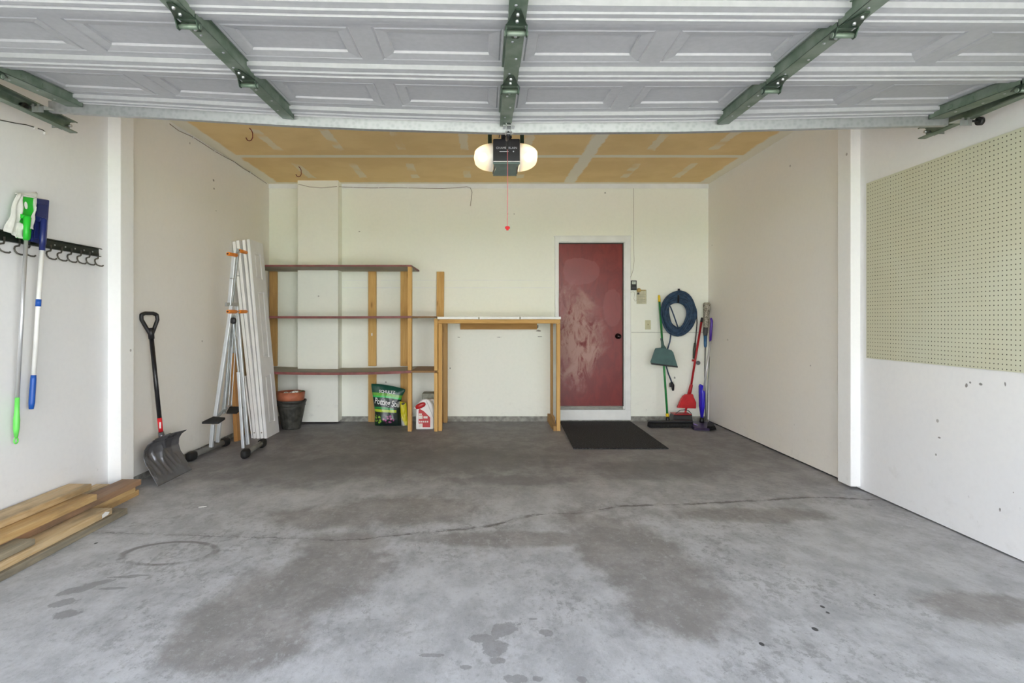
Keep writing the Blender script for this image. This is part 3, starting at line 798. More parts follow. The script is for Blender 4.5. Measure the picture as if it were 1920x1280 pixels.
# brown boards behind the exercise frame
bb = MB().beam(at(445.5, 826, 6.06) + Vector((0, 0, -.001)), at(438, 662, 6.10), .040, .089, up=(0, 1, 0))
tag(obj('pine_board', bb, wood('orange_board', (.50, .26, .09), (.36, .17, .05), 'z'), bevel=.003), 'orange-brown pine board standing between the exercise frame and the wall', 'board')
bb = MB().beam((-2.585, 6.42, 0), (-2.618, 6.42, 1.40), .040, .089, up=(0, 1, 0))
tag(obj('dark_board', bb, wood('dark_board', (.30, .20, .09), (.20, .13, .06), 'z'), bevel=.003), 'tall dull brown board mostly hidden behind the white door leaves', 'board')

# ------------------------------------------------------------------ folded exercise glider
gl = thing('exercise_frame', 'folded silver exercise glider with orange hand grips and black-footed base tubes', 'exercise machine', (-2.34, 5.45, 0))
ALUD = plain('shaded_aluminium_tube', (.42, .45, .47), .4, .6)
BASE = plain('grey_base_tube', (.20, .20, .19), .5, .3)
ORG = plain('orange_grip', (.85, .25, .015), .5)
def bar(name, p, q, w=.032, h=.032, m=ALU, up=(0, 1, 0), lab=None): obj(name, MB().beam(p, q, w, h, up), m, gl, bevel=.004, label=lab)
ga, gb = 5.33, 5.50
bar('leg', at(434, 573, ga), at(404, 780, ga))
bar('leg', at(440, 592, gb), at(419, 775, gb), m=ALUD)
bar('leg', at(399.5, 795, ga), at(396, 838, ga))
bar('leg', at(413, 783, gb), at(408, 829, gb))
bar('leg', at(444, 573, gb), at(465, 833, gb), .030, .030)
bar('leg', at(447, 697, 5.36), at(456, 840, 5.36), .026, .026)
bar('leg', at(436, 592, ga+.05), at(447, 697, 5.36), .014, .014, ALUD)
bar('mast', at(439, 478, ga+.02), at(430, 573, ga+.02), .034, .026)
bar('mast', at(446.5, 466, ga+.10), at(434, 575, ga+.10), .026, .030, ALUD)
for q, w in ((424, .010), (430.5, .008), (436, .008)):
    bar('rod', at(q+9, 592, gb-.05), at(q-2, 760, gb-.07), w, w, ALUD)
bar('clamp', at(423, 570.5, ga-.03), at(446, 570.5, gb-.05), .020, .034, CHROME, (0, 0, 1))
bar('clamp', at(432.5, 522, ga), at(439, 522, ga), .030, .010, CHROME, (0, 0, 1))
bar('clamp', at(441, 517, gb), at(449.5, 517, gb), .014, .006, CHROME, (0, 0, 1))
for (p, q) in (((427, 475.5, 5.14), (444, 478.5, 5.34)), ((449, 470, 5.42), (462, 473.5, 5.58)), ((427, 584, 5.14), (443, 584, 5.34)), ((448, 584, 5.42), (462, 584, 5.58))):
    P, Q = at(*p), at(*q); dd = (Q - P).normalized()
    g = obj('grip', MB().tube([P, P + dd*.012, Q - dd*.012, Q], [.0135, .0165, .0165, .013], 16), ORG, gl, label='orange foam hand grip')
    obj('grip_end', MB().cyl(P - dd*.001, P + dd*.003, .008, n=12), BLACKP, g)
bar('grip_axle', at(443, 478, 5.34), at(450, 470, 5.43), .012, .012, CHROME, (0, 0, 1))
bar('grip_axle', at(442, 584, 5.34), at(449, 584, 5.43), .014, .014, CHROME, (0, 0, 1))
obj('knob', MB().ball(at(437.5, 601, 5.30), .026, .02, .030, p=.8).cyl(at(433, 601, 5.30), at(441, 604, 5.30), .012, n=10), BLACKP, gl, label='black adjusting knob')
for (p0, p1, p2, p3) in ((fl(378, 793, .338), fl(405, 793, .338), fl(409, 785, .352), fl(391, 784.5, .352)),):
    pass
obj('foot_plate', MB().prism([(0, 0), (.15, 0), (.17, .10), (.05, .12)], at(378, 795, 5.22), (1,0,0), (0, .93, .25), (0, 0, .022)), RUBBER, gl, bevel=.005, label='black ribbed foot plate')
obj('foot_plate', MB().prism([(0, 0), (.10, 0), (.12, .14), (-.02, .14)], at(424, 776, 5.56), (1,0,0), (0, .85, .30), (0, 0, .014)), RUBBER, gl, bevel=.004)
for k in range(7):
    c_ = at(407 + k*2.6, 784 - k*2.9, 5.34 + k*.03)
    obj('bolt', MB().cyl(c_, c_ + Vector((0, .02, .008)), .009, n=10).cyl(c_ + Vector((0, -.012, 0)), c_, .005, n=8), CHROME, gl)
bar('linkage', at(403, 785, 5.36), at(425, 764, 5.52), .020, .020, ALUD, (0, 0, 1))
for (P, Q) in ((fl(357, 855, .045), fl(424, 827, .045)), (fl(459, 850, .045), fl(493, 829, .045))):
    dd = (Q - P).normalized(); u = Vector((0, 0, 1))
    bt = obj('base_tube', MB().cyl(P, Q, .026, n=20), BASE, gl, label='grey round base tube')
    for e, s_ in ((P, -1), (Q, 1)):
        f = MB(); R = Matrix.Rotation(math.atan2(dd.y, dd.x), 3, 'Z')
        f.ball(e - dd*s_*.02 + Vector((0, 0, -.003)), .062, .034, .040, p=.62, M=R)
        obj('end_foot', f, RUBBER, bt, label='black plastic end foot')
    
# ------------------------------------------------------------------ snow shovel
sh = thing('snow_shovel', 'grey snow shovel with black D-grip handle leaning on the wall', 'shovel', (-2.45, 4.63, 0))
PRO = [(-2.430, .0), (-2.470, .045), (-2.515, .095), (-2.553, .150), (-2.570, .205), (-2.566, .255), (-2.542, .295), (-2.503, .322)]
def prof_at(v):
    t = v*(len(PRO) - 1); i = min(len(PRO) - 2, int(t)); f = t - i
    a, b_ = PRO[i], PRO[i+1]; return (a[0]*(1-f) + b_[0]*f, a[1]*(1-f) + b_[1]*f)
BY0, BY1 = 4.385, 4.885
def blade(u, v):
    x, z = prof_at(v); yy = BY0 + (BY1 - BY0)*u
    ht = 0
    for k in range(7):
        c_ = .12 + k*.127; lo = .10 + .03*abs(k - 3); hi = .45 + .10*(3 - abs(k-3))
        m = max(0, min(1, (v - lo)/.05))*max(0, min(1, (hi - v)/.12))
        ht += .018*math.exp(-((u - c_)/.018)**2)*m
    # raised spine spreading down from the socket, deeper bays either side
    ht += .035*math.exp(-((u - .5)/.06)**2)*max(0, min(1, (v - .35)/.3))
    ht -= .026*(math.exp(-((u - .30)/.08)**2) + math.exp(-((u - .70)/.08)**2))*max(0, min(1, (v - .3)/.3))
    e = max(0, (abs(u - .5) - .38)/.12); ht += .034*e*max(0, min(1, (v - .03)/.3))
    top = .02*max(0, v - .9)/.1*(1 - abs(u - .5)*2)
    return (x + ht*.92, yy, z + ht*.25 + top)
SHG = plain('grey_shovel_plastic', (.15, .15, .16), .24, .55, var=.12, scale=10)
obj('blade', MB().grid(blade, 90, 40), SHG, sh, solid=.005, label='dark grey ribbed scoop blade')
sb_, st_ = Vector((-2.545, 4.635, .335)), at(283.5, 628, 4.58)
obj('socket', MB().tube([sb_ + Vector((.028, .0, -.10)), sb_ + Vector((.004, 0, -.01)), sb_ + (st_-sb_)*.03], [.012, .023, .021], 16), SHG, sh)
obj('shaft', MB().cyl(sb_, st_, .0165, n=18), plain('black_shaft', (.010, .010, .012), .3), sh, label='black shaft')
d_ = (st_ - sb_)
lab = obj('shaft_label', MB().cyl(sb_ + d_*.035, sb_ + d_*.175, .0172, n=18), plain('red_sticker', (.65, .02, .03), .4), sh, label='red sticker round the shaft')
c_ = sb_ + d_*.105
obj('white_mark', MB().box((c_.x+.004, c_.y-.0195, c_.z-.025), (c_.x+.016, c_.y-.0165, c_.z+.022)), WHITEP, lab)
up_ = d_.normalized(); sd = Vector((0, 1, 0)); 
sd = at(300, 590, 4.56) - at(283, 590, 4.56); sd = Vector((.55, .83, 0)).normalized()
g = [(0, -.01), (-.030, .055), (-.060, .12), (-.058, .158), (-.03, .170), (.03, .170), (.058, .158), (.060, .12), (.030, .055), (0, -.01)]
gt = at(283.5, 628, 4.58)
pts = []
for i in range(len(g) - 1):
    for k in range(4):
        f = k/4; pts.append(gt + sd*(g[i][0]*(1-f) + g[i+1][0]*f) + up_*(g[i][1]*(1-f) + g[i+1][1]*f))
pts.append(pts[0])
obj('grip', MB().tube(pts, .0145, 10).cyl(gt - up_*.03, gt + up_*.055, .021, .024, 16), BLACKP, sh, label='black D-shaped grip')

# ------------------------------------------------------------------ lumber on the floor
def board(x0, x1, z0, z1, ye, ys, lab, m, rot=0.0):
    b_ = MB(); cx_ = (x0 + x1)/2
    M = Matrix.Translation((cx_, ye, z0)) @ Matrix.Rotation(rot, 4, 'Z')
    b_.box((x0 - cx_, ys - ye, .0), (x1 - cx_, 0, z1 - z0 - .001), M)
    tag(obj('lumber_board', b_, m, bevel=.004), lab, 'lumber', 'lumber stacked on the floor along the wall')
LW = wood('lumber_fresh', (.64, .50, .31), (.50, .33, .15), 'y', grime=.5)
LO = wood('lumber_orange', (.60, .42, .20), (.46, .27, .10), 'y', grime=.4)
LD = wood('lumber_brown', (.36, .22, .13), (.25, .14, .08), 'y', grime=.6)
LG = wood('lumber_grey', (.34, .29, .20), (.20, .18, .14), 'y', grime=.75)
board(-2.590, -2.448, 0, .040, 4.175, 1.75, 'tan board on the floor, lowest under the long brown board by the wall', LO)
board(-2.560, -2.428, .040, .080, 4.10, 1.72, 'tan board with a rounded end, second from the floor under the long brown board', LO)
board(-2.556, -2.418, .080, .120, 4.150, 1.70, 'long weathered brown board reaching farthest beside the white pilaster', LD)
board(-2.657, -2.562, .080, .120, 4.03, 1.70, 'pale board end showing behind the long brown board at the pilaster foot', LW)
board(-2.550, -2.404, .120, .160, 3.655, 1.65, 'orange-brown board second from the top of the pile', LO)
board(-2.645, -2.497, .160, .200, 3.745, 1.60, 'topmost pale board of the pile with a white paint chip, against the wall', LW)
board(-2.420, -2.282, 0, .040, 3.765, 1.6, 'dark weathered board lying outermost on the floor, with a grey rounded end', LG)
board(-2.424, -2.300, .040, .080, 3.640, 1.6, 'orange board with a torn white sticker at its end, on the outermost dark board', LW)
board(-2.424, -2.318, .080, .112, 3.04, 1.6, 'short grey weathered board ending on top of the stickered board', LG)
tag(obj('paper_sticker', MB().prism([(0, 0), (.055, .004), (.07, .018), (.03, .030), (.0, .020)], (-2.2992, 3.54, .046), (0, 1, 0), (0, 0, 1), (.0012, 0, 0)), WHITEP), 'torn white sticker on the side of the orange lumber board', 'sticker')

# ------------------------------------------------------------------ tool rack and mops on the left wall
rk = thing('tool_rack', 'black wall rack with grey wire hooks holding two mops', 'tool rack', (-2.65, 3.6, 1.7))
XW = XLF
RY1 = 4.055
obj('bar', MB().box((XW+.001, 2.86, 1.672), (XW+.004, RY1, 1.730)).box((XW+.001, 2.86, 1.725), (XW+.022, RY1, 1.730)).box((XW+.001, 2.86, 1.672), (XW+.022, RY1, 1.676)), plain('black_bar_steel', (.012, .018, .014), .4, .3), rk)
HK = plain('grey_hook_wire', (.11, .105, .09), .4, .5)
def hook_mb(y, xo=.012):
    x = XW + xo
    P = [(0, .02, .02), (0, .02, -.008), (.001, .014, -.018), (.003, -.006, -.022), (.006, -.022, -.027), (.010, -.031, -.038), (.014, -.031, -.052), (.020, -.024, -.064), (.028, -.008, -.070), (.034, .010, -.070), (.037, .017, -.064)]
    return MB().tube([(x+a, y+b_, 1.676+c_) for a, b_, c_ in P],   .0050, 8)
h0 = None
for px in (4, 33, 52, 92, 112, 130.5, 148.5, 165, 181):
    Y = -XW*F/(CX - px) - .02
    if h0 is None: h0 = obj('hook', hook_mb(Y), HK, rk); hy = Y
    else: copy_part(h0, rk, (0, Y - hy, 0))
for px in (101, 121, 139, 156, 172): 
    Y = -XW*F/(CX - px)
    obj('screw', MB().cyl((XW+.004, Y, 1.70), (XW+.008, Y, 1.70), .005, n=8), CHROME, rk)
def onwall(px, py, d=.05):
    X = XW + d; Y = X*F/(px - CX); return Vector((X, Y, EYE - (py - CY)*Y/F))
GRN = plain('bright_green_plastic', (.02, .50, .03), .35, var=.06)
GRN2 = plain('lime_green_plastic', (.16, .72, .12), .35, var=.06)
NAVY = plain('navy_plastic', (.012, .022, .13), .3, var=.15)
NAVY2 = plain('blue_plastic', (.01, .09, .42), .4, var=.08)
SILV = plain('silver_pole', (.62, .63, .65), .35, .6, var=.03)
m1 = thing('green_mop', 'bright green flat sweeper mop with white cloth hanging head up on the rack', 'mop', onwall(30, 830, .05))
A, B_ = onwall(49, 450, .075), onwall(32.5, 745, .045)
obj('pole', MB().cyl(A, B_, .0105, n=16), SILV, m1, label='silver pole')
A0 = onwall(51, 408, .075)
obj('swivel', MB().tube([A0 + Vector((0, 0, .012)), A0, A + Vector((0, .002, .05)), A], [.012, .020, .015, .0145], 14).cyl(A0 + Vector((-.02, -.028, .005)), A0 + Vector((-.02, .028, .005)), .013, n=14), GRN, m1)
C0, C1 = B_, onwall(30, 822, .045); dd = C1 - C0
obj('hand_grip', MB().tube([C0, C0+dd*.35, C0+dd*.55, C0+dd*.75, C0+dd*.97], [.0115, .0125, .0165, .0155, .009], 14), GRN2, m1, label='lime green hand grip')
ring_c = onwall(30, 826, .045)
obj('hang_loop', MB().tube([ring_c + Vector((0, .013*math.cos(a*math.pi/8), .015*math.sin(a*math.pi/8))) for a in range(17)], .0045, 8), GRN2, m1)
# head: plate nearly parallel to the wall
def quadplate(c4, th, m, name, par, **k):
    c4 = [Vector(c) for c in c4]; n = (c4[1]-c4[0]).cross(c4[3]-c4[0]).normalized()
    if n.x < 0: n = -n
    return obj(name, MB().hexa([c - n*th for c in c4] + c4), m, par, **k)
quadplate([onwall(33, 446, .040), onwall(58, 450, .045), onwall(67, 370, .050), onwall(42, 364, .045)], .018, GRN, 'head_plate', m1, bevel=.006, label='green head plate')
CL = plain('dusty_white_cloth', (.72, .73, .68), .9, var=.06, scale=20, bump=.4)
def cloth(c4, n=10, amp=.010, seed=0):
    c4 = [Vector(c) for c in c4]
    def fn(u, v):
        p = c4[0]*(1-u)*(1-v) + c4[1]*u*(1-v) + c4[2]*u*v + c4[3]*(1-u)*v
        q = mnoise.noise(Vector((u*3 + seed, v*3, .5)))
        return p + Vector((q*amp*1.6, q*amp*.6, mnoise.noise(Vector((u*5, v*5, seed)))*amp*.4))
    return MB().grid(fn, n, n)
obj('cloth', cloth([onwall(10, 432, .050), onwall(33, 446, .048), onwall(45, 366, .062), onwall(31, 360, .052)], seed=1), CL, m1, solid=.003, label='crumpled white cleaning cloth')
obj('cloth', cloth([onwall(30, 362, .050), onwall(44, 368, .06), onwall(69, 372, .062), onwall(70, 360, .05)], seed=4), CL, m1, solid=.003)
obj('cloth', cloth([onwall(58, 428, .058), onwall(61, 430, .055), onwall(69, 368, .055), onwall(65, 372, .062)], seed=7), CL, m1, solid=.003)
obj('cloth', cloth([onwall(28, 444, .052), onwall(43, 448, .058), onwall(46, 420, .062), onwall(34, 416, .058)], seed=9, amp=.006), CL, m1, solid=.003)
obj('oval_mark', MB().prism([(.010*math.cos(a*math.pi/8), .021*math.sin(a*math.pi/8)) for a in range(16)], onwall(48.5, 385, .060), Vector((.12, .99, 0)), (0, -.1, 1), (.001, 0, 0)), WHITEP, m1)
m2 = thing('blue_mop', 'navy flat dust mop with white pole and blue grip on the rack', 'mop', onwall(58, 767, .05))
A, B_ = onwall(79, 463, .075), onwall(63, 703, .045)
obj('pole', MB().cyl(A, B_, .0125, n=16), WHITEP, m2, label='white pole')
q = A + (B_-A)*.41; q2 = A + (B_-A)*.465
obj('collar', MB().cyl(q, q2, .0145, n=16), NAVY2, m2)
obj('hand_grip', MB().tube([B_, B_ + (B_-A)*.03, onwall(59.5, 755, .045), onwall(58.5, 767, .045)], [.0135, .0155, .0160, .012], 16), NAVY2, m2, label='blue hand grip')
quadplate([onwall(59, 452, .040), onwall(88, 460, .045), onwall(93.5, 375, .050), onwall(69, 371, .045)], .026, NAVY, 'head_plate', m2, bevel=.006, label='navy head plate')
quadplate([onwall(64, 446, .052), onwall(84, 451, .055), onwall(90, 385, .059), onwall(71, 381, .054)], .006, NAVY, 'raised_plate', m2, bevel=.004)
A0 = onwall(82, 412, .08)
obj('swivel', MB().tube([A0 + Vector((0, 0, .01)), A0, A + Vector((0, .002, .05)), A + Vector((0, 0, -.02))], [.010, .018, .017, .0155], 14).cyl(A0 + Vector((-.018, -.025, 0)), A0 + Vector((-.018, .025, 0)), .016, n=14), NAVY, m2)

# ------------------------------------------------------------------ pots
pt = thing('black_planter', 'dark fluted plastic plant pot standing behind the white door leaves', 'plant pot', (-2.22, 6.765, 0))
def flute(u, v):
    P = [(.098, .0), (.104, .010), (.104, .020), (.120, .10), (.140, .20), (.150, .255), (.150, .262), (.157, .268), (.157, .290), (.170, .318), (.168, .330), (.158, .330), (.150, .30), (.140, .25)]
    t = v*(len(P)-1); i = min(len(P)-2, int(t)); f = t - i
    r = P[i][0]*(1-f) + P[i+1][0]*f; z = P[i][1]*(1-f) + P[i+1][1]*f
    a = 2*math.pi*u
    if .02 < z < .25 and v < .6: r += .0035*(abs(math.sin(a*11))**.4 - .8)
    return (-2.22 + r*math.cos(a), 6.765 + r*math.sin(a), z)
obj('pot_body', MB().grid(flute, 132, 39), plain('mossy_black_plastic', (.045, .045, .038), .55, var=.5, scale=16), pt)
obj('pot_floor', MB().lathe([(.0, .24), (.139, .24)], (-2.22, 6.765, 0), 30), plain('dark_soil', (.03, .02, .015), .95), pt)
tp = thing('terracotta_bowl', 'shallow brown terracotta-coloured bowl stacked in the dark plant pot', 'plant pot', (-2.225, 6.76, .25))
obj('bowl', MB().lathe([(0, .262), (.118, .262), (.128, .300), (.143, .305), (.148, .335), (.151, .338), (.156, .425), (.150, .425), (.140, .345), (.0, .335)], (-2.225, 6.76, 0), 48), plain('terracotta', (.42, .135, .07), .55, var=.15), tp)
gv = MB().tube([(-2.30, 6.68, .395), (-2.25, 6.66, .418), (-2.22, 6.69, .405), (-2.16, 6.68, .425), (-2.12, 6.70, .43)], [.012, .018, .014, .02, .012], 8)
tag(obj('garden_gloves', gv, plain('black_white_cloth', (.55, .56, .52), .8, var=.8, scale=40)), 'black and white scraps lying inside the terracotta bowl', 'garden glove')
lf = MB().tube([(-2.13, 6.70, .415), (-2.10, 6.70, .432), (-2.07, 6.70, .445), (-2.045, 6.70, .441)], [.008, .012, .010, .004], 8, flat=.4)
tag(obj('green_tool', lf, plain('faded_green', (.16, .26, .13), .6)), 'faded green tool end sticking over the rim of the terracotta bowl', 'garden tool')

# ------------------------------------------------------------------ potting soil bag
YBG = 7.03
bag = thing('potting_soil_bag', 'dark green plastic bag of potting soil slumped on the floor under the shelves', 'soil bag', (-1.17, 6.9, 0))
bxl = [(0, -1.300), (.05, -1.305), (.15, -1.300), (.25, -1.315), (.35, -1.330), (.46, -1.345), (.51, -1.345)]
bxr = [(0, -.985), (.05, -.985), (.15, -.998), (.25, -1.005), (.35, -.975), (.40, -.945), (.46, -.945), (.51, -.945)]
def tab(T, z):
    for i in range(len(T) - 1):
        if z <= T[i+1][0]:
            f = (z - T[i][0])/(T[i+1][0] - T[i][0]); f = max(0, min(1, f)); return T[i][1]*(1-f) + T[i+1][1]*f
    return T[-1][1]
def btop(u): return .490 - .012*u - .055*u*u
def bag_pt(u, z, side=1):
    v = z/btop(u); x = tab(bxl, z)*(1-u) + tab(bxr, z)*u
    th = .085*max(0, 1 - v)**.45*max(0, 1 - abs(2*u - 1)**3.0)**.5*(min(1, .55 + z*6)) + .003
    w = mnoise.noise(Vector((u*4, z*9, 1.7)))*.010 + mnoise.noise(Vector((u*11, z*22, 3.1)))*.003*min(1, z*3)
    if side < 0: w = 0
    return Vector((x, YBG - .06 - side*(th + w) + .02*v, z))
FR = MB().grid(lambda u, v: bag_pt(u, max(.002, v*btop(u))), 50, 60).grid(lambda u, v: bag_pt(u, max(.002, v*btop(u)), -1), 20, 30)
def bag_material():
    M = Mat('printed_bag_film', .28, 0, .6)
    u = (M.x)/.18; z = M.z
    w = (M.noise(6, 3) - .5)*.05
    c = M.mix((z + w).step(.30, .34), (.010, .022, .018), (.012, .085, .055))
    arc = z - u*u*-.012 + u*.018
    c = M.mix((arc - .365 + w*.3).abs().step(.020, .014), c, (.16, .45, .05))
    c = M.mix((arc - .340 + w*.3).abs().step(.012, .007), c, (.05, .60, .12))
    c = M.mix((arc - .208 + w*.2).abs().step(.014, .008)*(u + .1).abs().step(.7, .6), c, (.02, .30, .05))
    c = M.mix((z + u*.01 - .178).abs().step(.017, .013)*(u + .1).abs().step(.85, .8), c, (.45, .60, .03))
    vv = M.voro(34)
    dot = vv.step(.55, .35)
    gz = ((u + .52)/.36); gq = ((z - .080)/.055); g_ = (gz*gz + gq*gq).sqrt().step(1.05, .9)
    c = M.mix(g_*dot, c, (.30, .55, .06))
    pz = ((u - .22)/.42); pq = ((z - .085)/.050); p_ = (pz*pz + pq*pq).sqrt().step(1.05, .9)
    c = M.mix(p_*dot, c, (.50, .12, .33))
    lf_ = M.noise(26, 3).step(.55, .62)*z.step(.14, .12)*u.step(.1, -.2)
    c = M.mix(lf_*.6*(1 - g_), c, (.01, .20, .03))
    M.col(c); M.bump(M.noise(22, 4), .5, .006); return M.m
obj('bag_film', FR, bag_material(), bag)
def onbag(x, z, d=.013):
    xl, xr = tab(bxl, z), tab(bxr, z); u = (x - xl)/(xr - xl); p = bag_pt(max(0, min(1, u)), z); return Vector((x, p.y - d, z))
WT = plain('white_print', (.85, .86, .84), .4, var=.02)
obj('lettering', text_mb('SCHULTZ', .044, lambda a, b_: onbag(-1.150 + a, .398 - a*.08 + b_), bold=.001), WT, bag, label='white brand lettering')
obj('lettering', text_mb('Potting Soil', .086, lambda a, b_: onbag(-1.152 + a*.74, .272 - a*.13 + b_*1.15), bold=.0015, shear=.2), WT, bag, label='white lettering reading Potting Soil')
yb = thing('yellow_bag', 'small yellow and white bag standing close beside the soil bag', 'bag', (-.965, 6.95, 0))
def ybag(u, v):
    z = max(.002, .285*v); x0 = -.985 - .02*v; x1 = -.905 - .022*v
    x = x0*(1-u) + x1*u; th = .035*math.sqrt(max(0, 1 - (2*u-1)**2))*(1 - v)**.4
    return (x, 6.965 - th - mnoise.noise(Vector((u*4, v*8, 9)))*.01, z - .02*u*v)
YM = Mat('yellow_white_film', .3); YM.col(YM.mix((YM.z + YM.x*1.6 + (YM.noise(30, 3) - .5)*.06).step(.03, .08), (.75, .76, .72), (.75, .66, .02))); YM = YM.m
obj('bag_film', MB().grid(ybag, 16, 24), YM, yb, solid=.002)
obj('dark_emblem', MB().prism([(0, 0), (.03, .01), (.045, .0), (.03, -.015), (.008, -.018)], (-.985, 6.94, .262), (1,0,0), (0,0,1), (0, .002, 0)), BLACKP, yb)

# white jugs
def jug(x, y, s, lab, grp=None, cap=True):
    J = thing('white_jug', lab, 'jug', (x, y, 0), 'white weed-killer jugs')
    pr = [(0, 0), (.200, 0), (.206, .012), (.206, .225), (.185, .285), (.150, .335), (.115, .345), (.070, .338), (.030, .300), (.004, .262), (0, .24)]
    pr = [(a*s, b_*s) for a, b_ in pr]
    obj('bottle', MB().prism(pr, (x, y, 0), (1,0,0), (0,0,1), (0, .10, 0)), WHITEP, J, bevel=.018, seg=4)
    obj('spout', MB().ball((x+.055*s, y-.010, .272*s), .062*s, .03, .030*s, p=.8, M=Matrix.Rotation(-.42, 3, 'Y')), plain('red_spout', (.50, .02, .025), .3), J, label='red spray spout')
    obj('nozzle', MB().cyl((x+.012*s, y-.010, .250*s), (x-.022*s, y-.012, .238*s), .012*s, .009*s, 12), WHITEP, J)
    obj('seam_line', MB().tube([(x+.12*s, y-.002, .330*s), (x+.165*s, y-.0025, .22*s), (x+.204*s, y-.002, .125*s)], .0016, 6), plain('grey_line', (.25, .25, .25), .6), J)
    lb = MB().prism([(.032*s, .025*s), (.165*s, .025*s), (.165*s, .135*s), (.095*s, .205*s), (.045*s, .235*s), (.032*s, .22*s)], (x, y-.0015, 0), (1,0,0), (0,0,1), (0, .002, 0))
    lo = obj('label', lb, plain('red_label', (.50, .035, .04), .45, var=.05), J, label='red printed label')
    w = MB()
    w.box((x+.034*s, y-.0025, .120*s), (x+.078*s, y-.001, .160*s)).box((x+.036*s, y-.0025, .165*s), (x+.070*s, y-.001, .182*s)).box((x+.088*s, y-.0025, .125*s), (x+.134*s, y-.001, .150*s)).box((x+.032*s, y-.0025, .024*s), (x+.078*s, y-.001, .068*s))
    for q in range(5): w.box((x+.04*s+q*.022*s, y-.0025, .080*s), (x+.054*s+q*.022*s, y-.001, .098*s))
    o_ = obj('label_print', w, plain('cream_print', (.75, .70, .64), .5), lo); o_['kind'] = 'stuff'
    return J
jp = fl(779.5, 808.5)
jug(-.785, 6.70, 1.0, 'white plastic jug with red spout and label between two shelf posts')
jug(-.728, 6.835, .95, 'white plastic jug with red spout, partly hidden behind the front jug')
cbk = MB().box((-.745, 6.96, 0), (-.562, 7.185, .375))
tag(obj('concrete_block', cbk, plain('rough_concrete', (.34, .35, .29), .9, var=.15, scale=30, bump=.5), bevel=.008), 'grey-green concrete block standing behind the white jugs', 'concrete block')

# ------------------------------------------------------------------ small things on the back wall
YW = YB
wc = thing('door_control', 'small black wall control with a pale screen beside the red door', 'wall switch', at(1187, 546, YW))
a, b_ = at(1181.5, 544, YW), at(1193, 526, YW)
obj('case', MB().box((a.x, YW-.022, a.z), (b_.x, YW, b_.z)), BLACKP, wc, bevel=.003)
a, b_ = at(1184, 533, YW), at(1191.5, 527.5, YW)
obj('screen', MB().box((a.x, YW-.024, a.z), (b_.x, YW-.021, b_.z)), plain('pale_screen', (.50, .55, .48), .3, var=.3, scale=120), wc)
obj('grey_button', MB().box((a.x, YW-.024, at(0, 541, YW).z), (b_.x, YW-.021, at(0, 538, YW).z)), plain('dark_grey_button', (.05, .05, .06), .5), wc)
bw = MB().tube([at(1182, 526, YW-.004), at(1182.5, 519, YW-.004), at(1187, 507, YW-.004), at(1189, 490, YW-.004), at(1188.5, 460, YW-.004), at(1188, 350, YW-.004)], .0018, 6)
tag(obj('control_wire', bw, WIRE), 'thin brown wire running down the wall to the black door control', 'wire')
bw = MB().tube([at(1182, 548, YW-.004), at(1187, 546.5, YW-.006), at(1190, 549, YW-.004), at(1188.5, 560, YW-.004), at(1191, 565, YW-.004), at(1194, 562, YW-.004)], .0016, 6)
tag(obj('loose_wire', bw, plain('pale_wire', (.45, .42, .34), .6)), 'loose pale wire curling beneath the black door control', 'wire')
nt = thing('paper_note', 'yellowed instruction paper pinned beside the door control', 'paper', at(1203, 570, YW))
a, b_ = at(1193.5, 569.5, YW), at(1212, 543, YW)
obj('sheet', MB().box((a.x, YW-.003, a.z), (b_.x, YW-.0015, b_.z)), plain('aged_paper', (.58, .57, .42), .8, var=.08, scale=30), nt)
ln = MB()
for k in range(9):
    yy = 551 + k*2.0; w_ = (16, 11, 14, 15, 10, 15, 13, 15, 9)[k]
    p, q = at(1195, yy + .55, YW), at(1195 + w_, yy, YW); ln.box((p.x, YW-.004, p.z), (q.x, YW-.003, q.z))
ln.box((a.x, YW-.004, at(0, 555.2, YW).z), (b_.x, YW-.003, at(0, 554.8, YW).z)).box((a.x, YW-.004, at(0, 562.2, YW).z), (b_.x, YW-.003, at(0, 561.8, YW).z))
obj('print_lines', ln, plain('faded_print', (.36, .36, .26), .8), nt)
ky = thing('brass_sensor', 'round yellowish plastic sensor with a short arm beside the black control', 'sensor', at(1198, 545, YW))
c_ = at(1197.5, 544, YW)
obj('disc', MB().lathe([(0, .028), (.020, .028), (.024, .022), (.026, .0)], (c_.x, YW-.003, c_.z), 24, RX), plain('yellowed_plastic', (.42, .30, .11), .5), ky)
obj('arm', MB().box((c_.x+.02, YW-.018, c_.z-.006), (at(1210, 0, YW).x, YW-.004, c_.z+.005)), plain('yellowed_arm', (.45, .34, .15), .5), ky, bevel=.002)
obj('dark_terminal', MB().box((at(1194.5, 0, YW).x, YW-.02, at(0, 552, YW).z), (at(1198, 0, YW).x, YW-.004, at(0, 548.5, YW).z)), BLACKP, ky)
lsw = thing('light_switch', 'cream toggle light switch plate between the red door and the green broom', 'light switch', at(1214.5, 617, YW))
a, b_ = at(1209.5, 617.5, YW), at(1220, 600.2, YW); CR = plain('cream_plastic', (.58, .57, .37), .4, var=.04)
obj('plate', MB().box((a.x, YW-.007, a.z), (b_.x, YW, b_.z)), CR, lsw, bevel=.002)
cx_ = (a.x+b_.x)/2; cz_ = (a.z+b_.z)/2
obj('toggle', MB().box((cx_-.004, YW-.018, cz_-.002), (cx_+.004, YW-.006, cz_+.012)), plain('brown_toggle', (.34, .30, .16), .4), lsw, bevel=.001)
obj('screw', MB().cyl((cx_, YW-.008, cz_+.040), (cx_, YW-.006, cz_+.040), .003, n=8).cyl((cx_, YW-.008, cz_-.040), (cx_, YW-.006, cz_-.040), .003, n=8), CHROME, lsw)

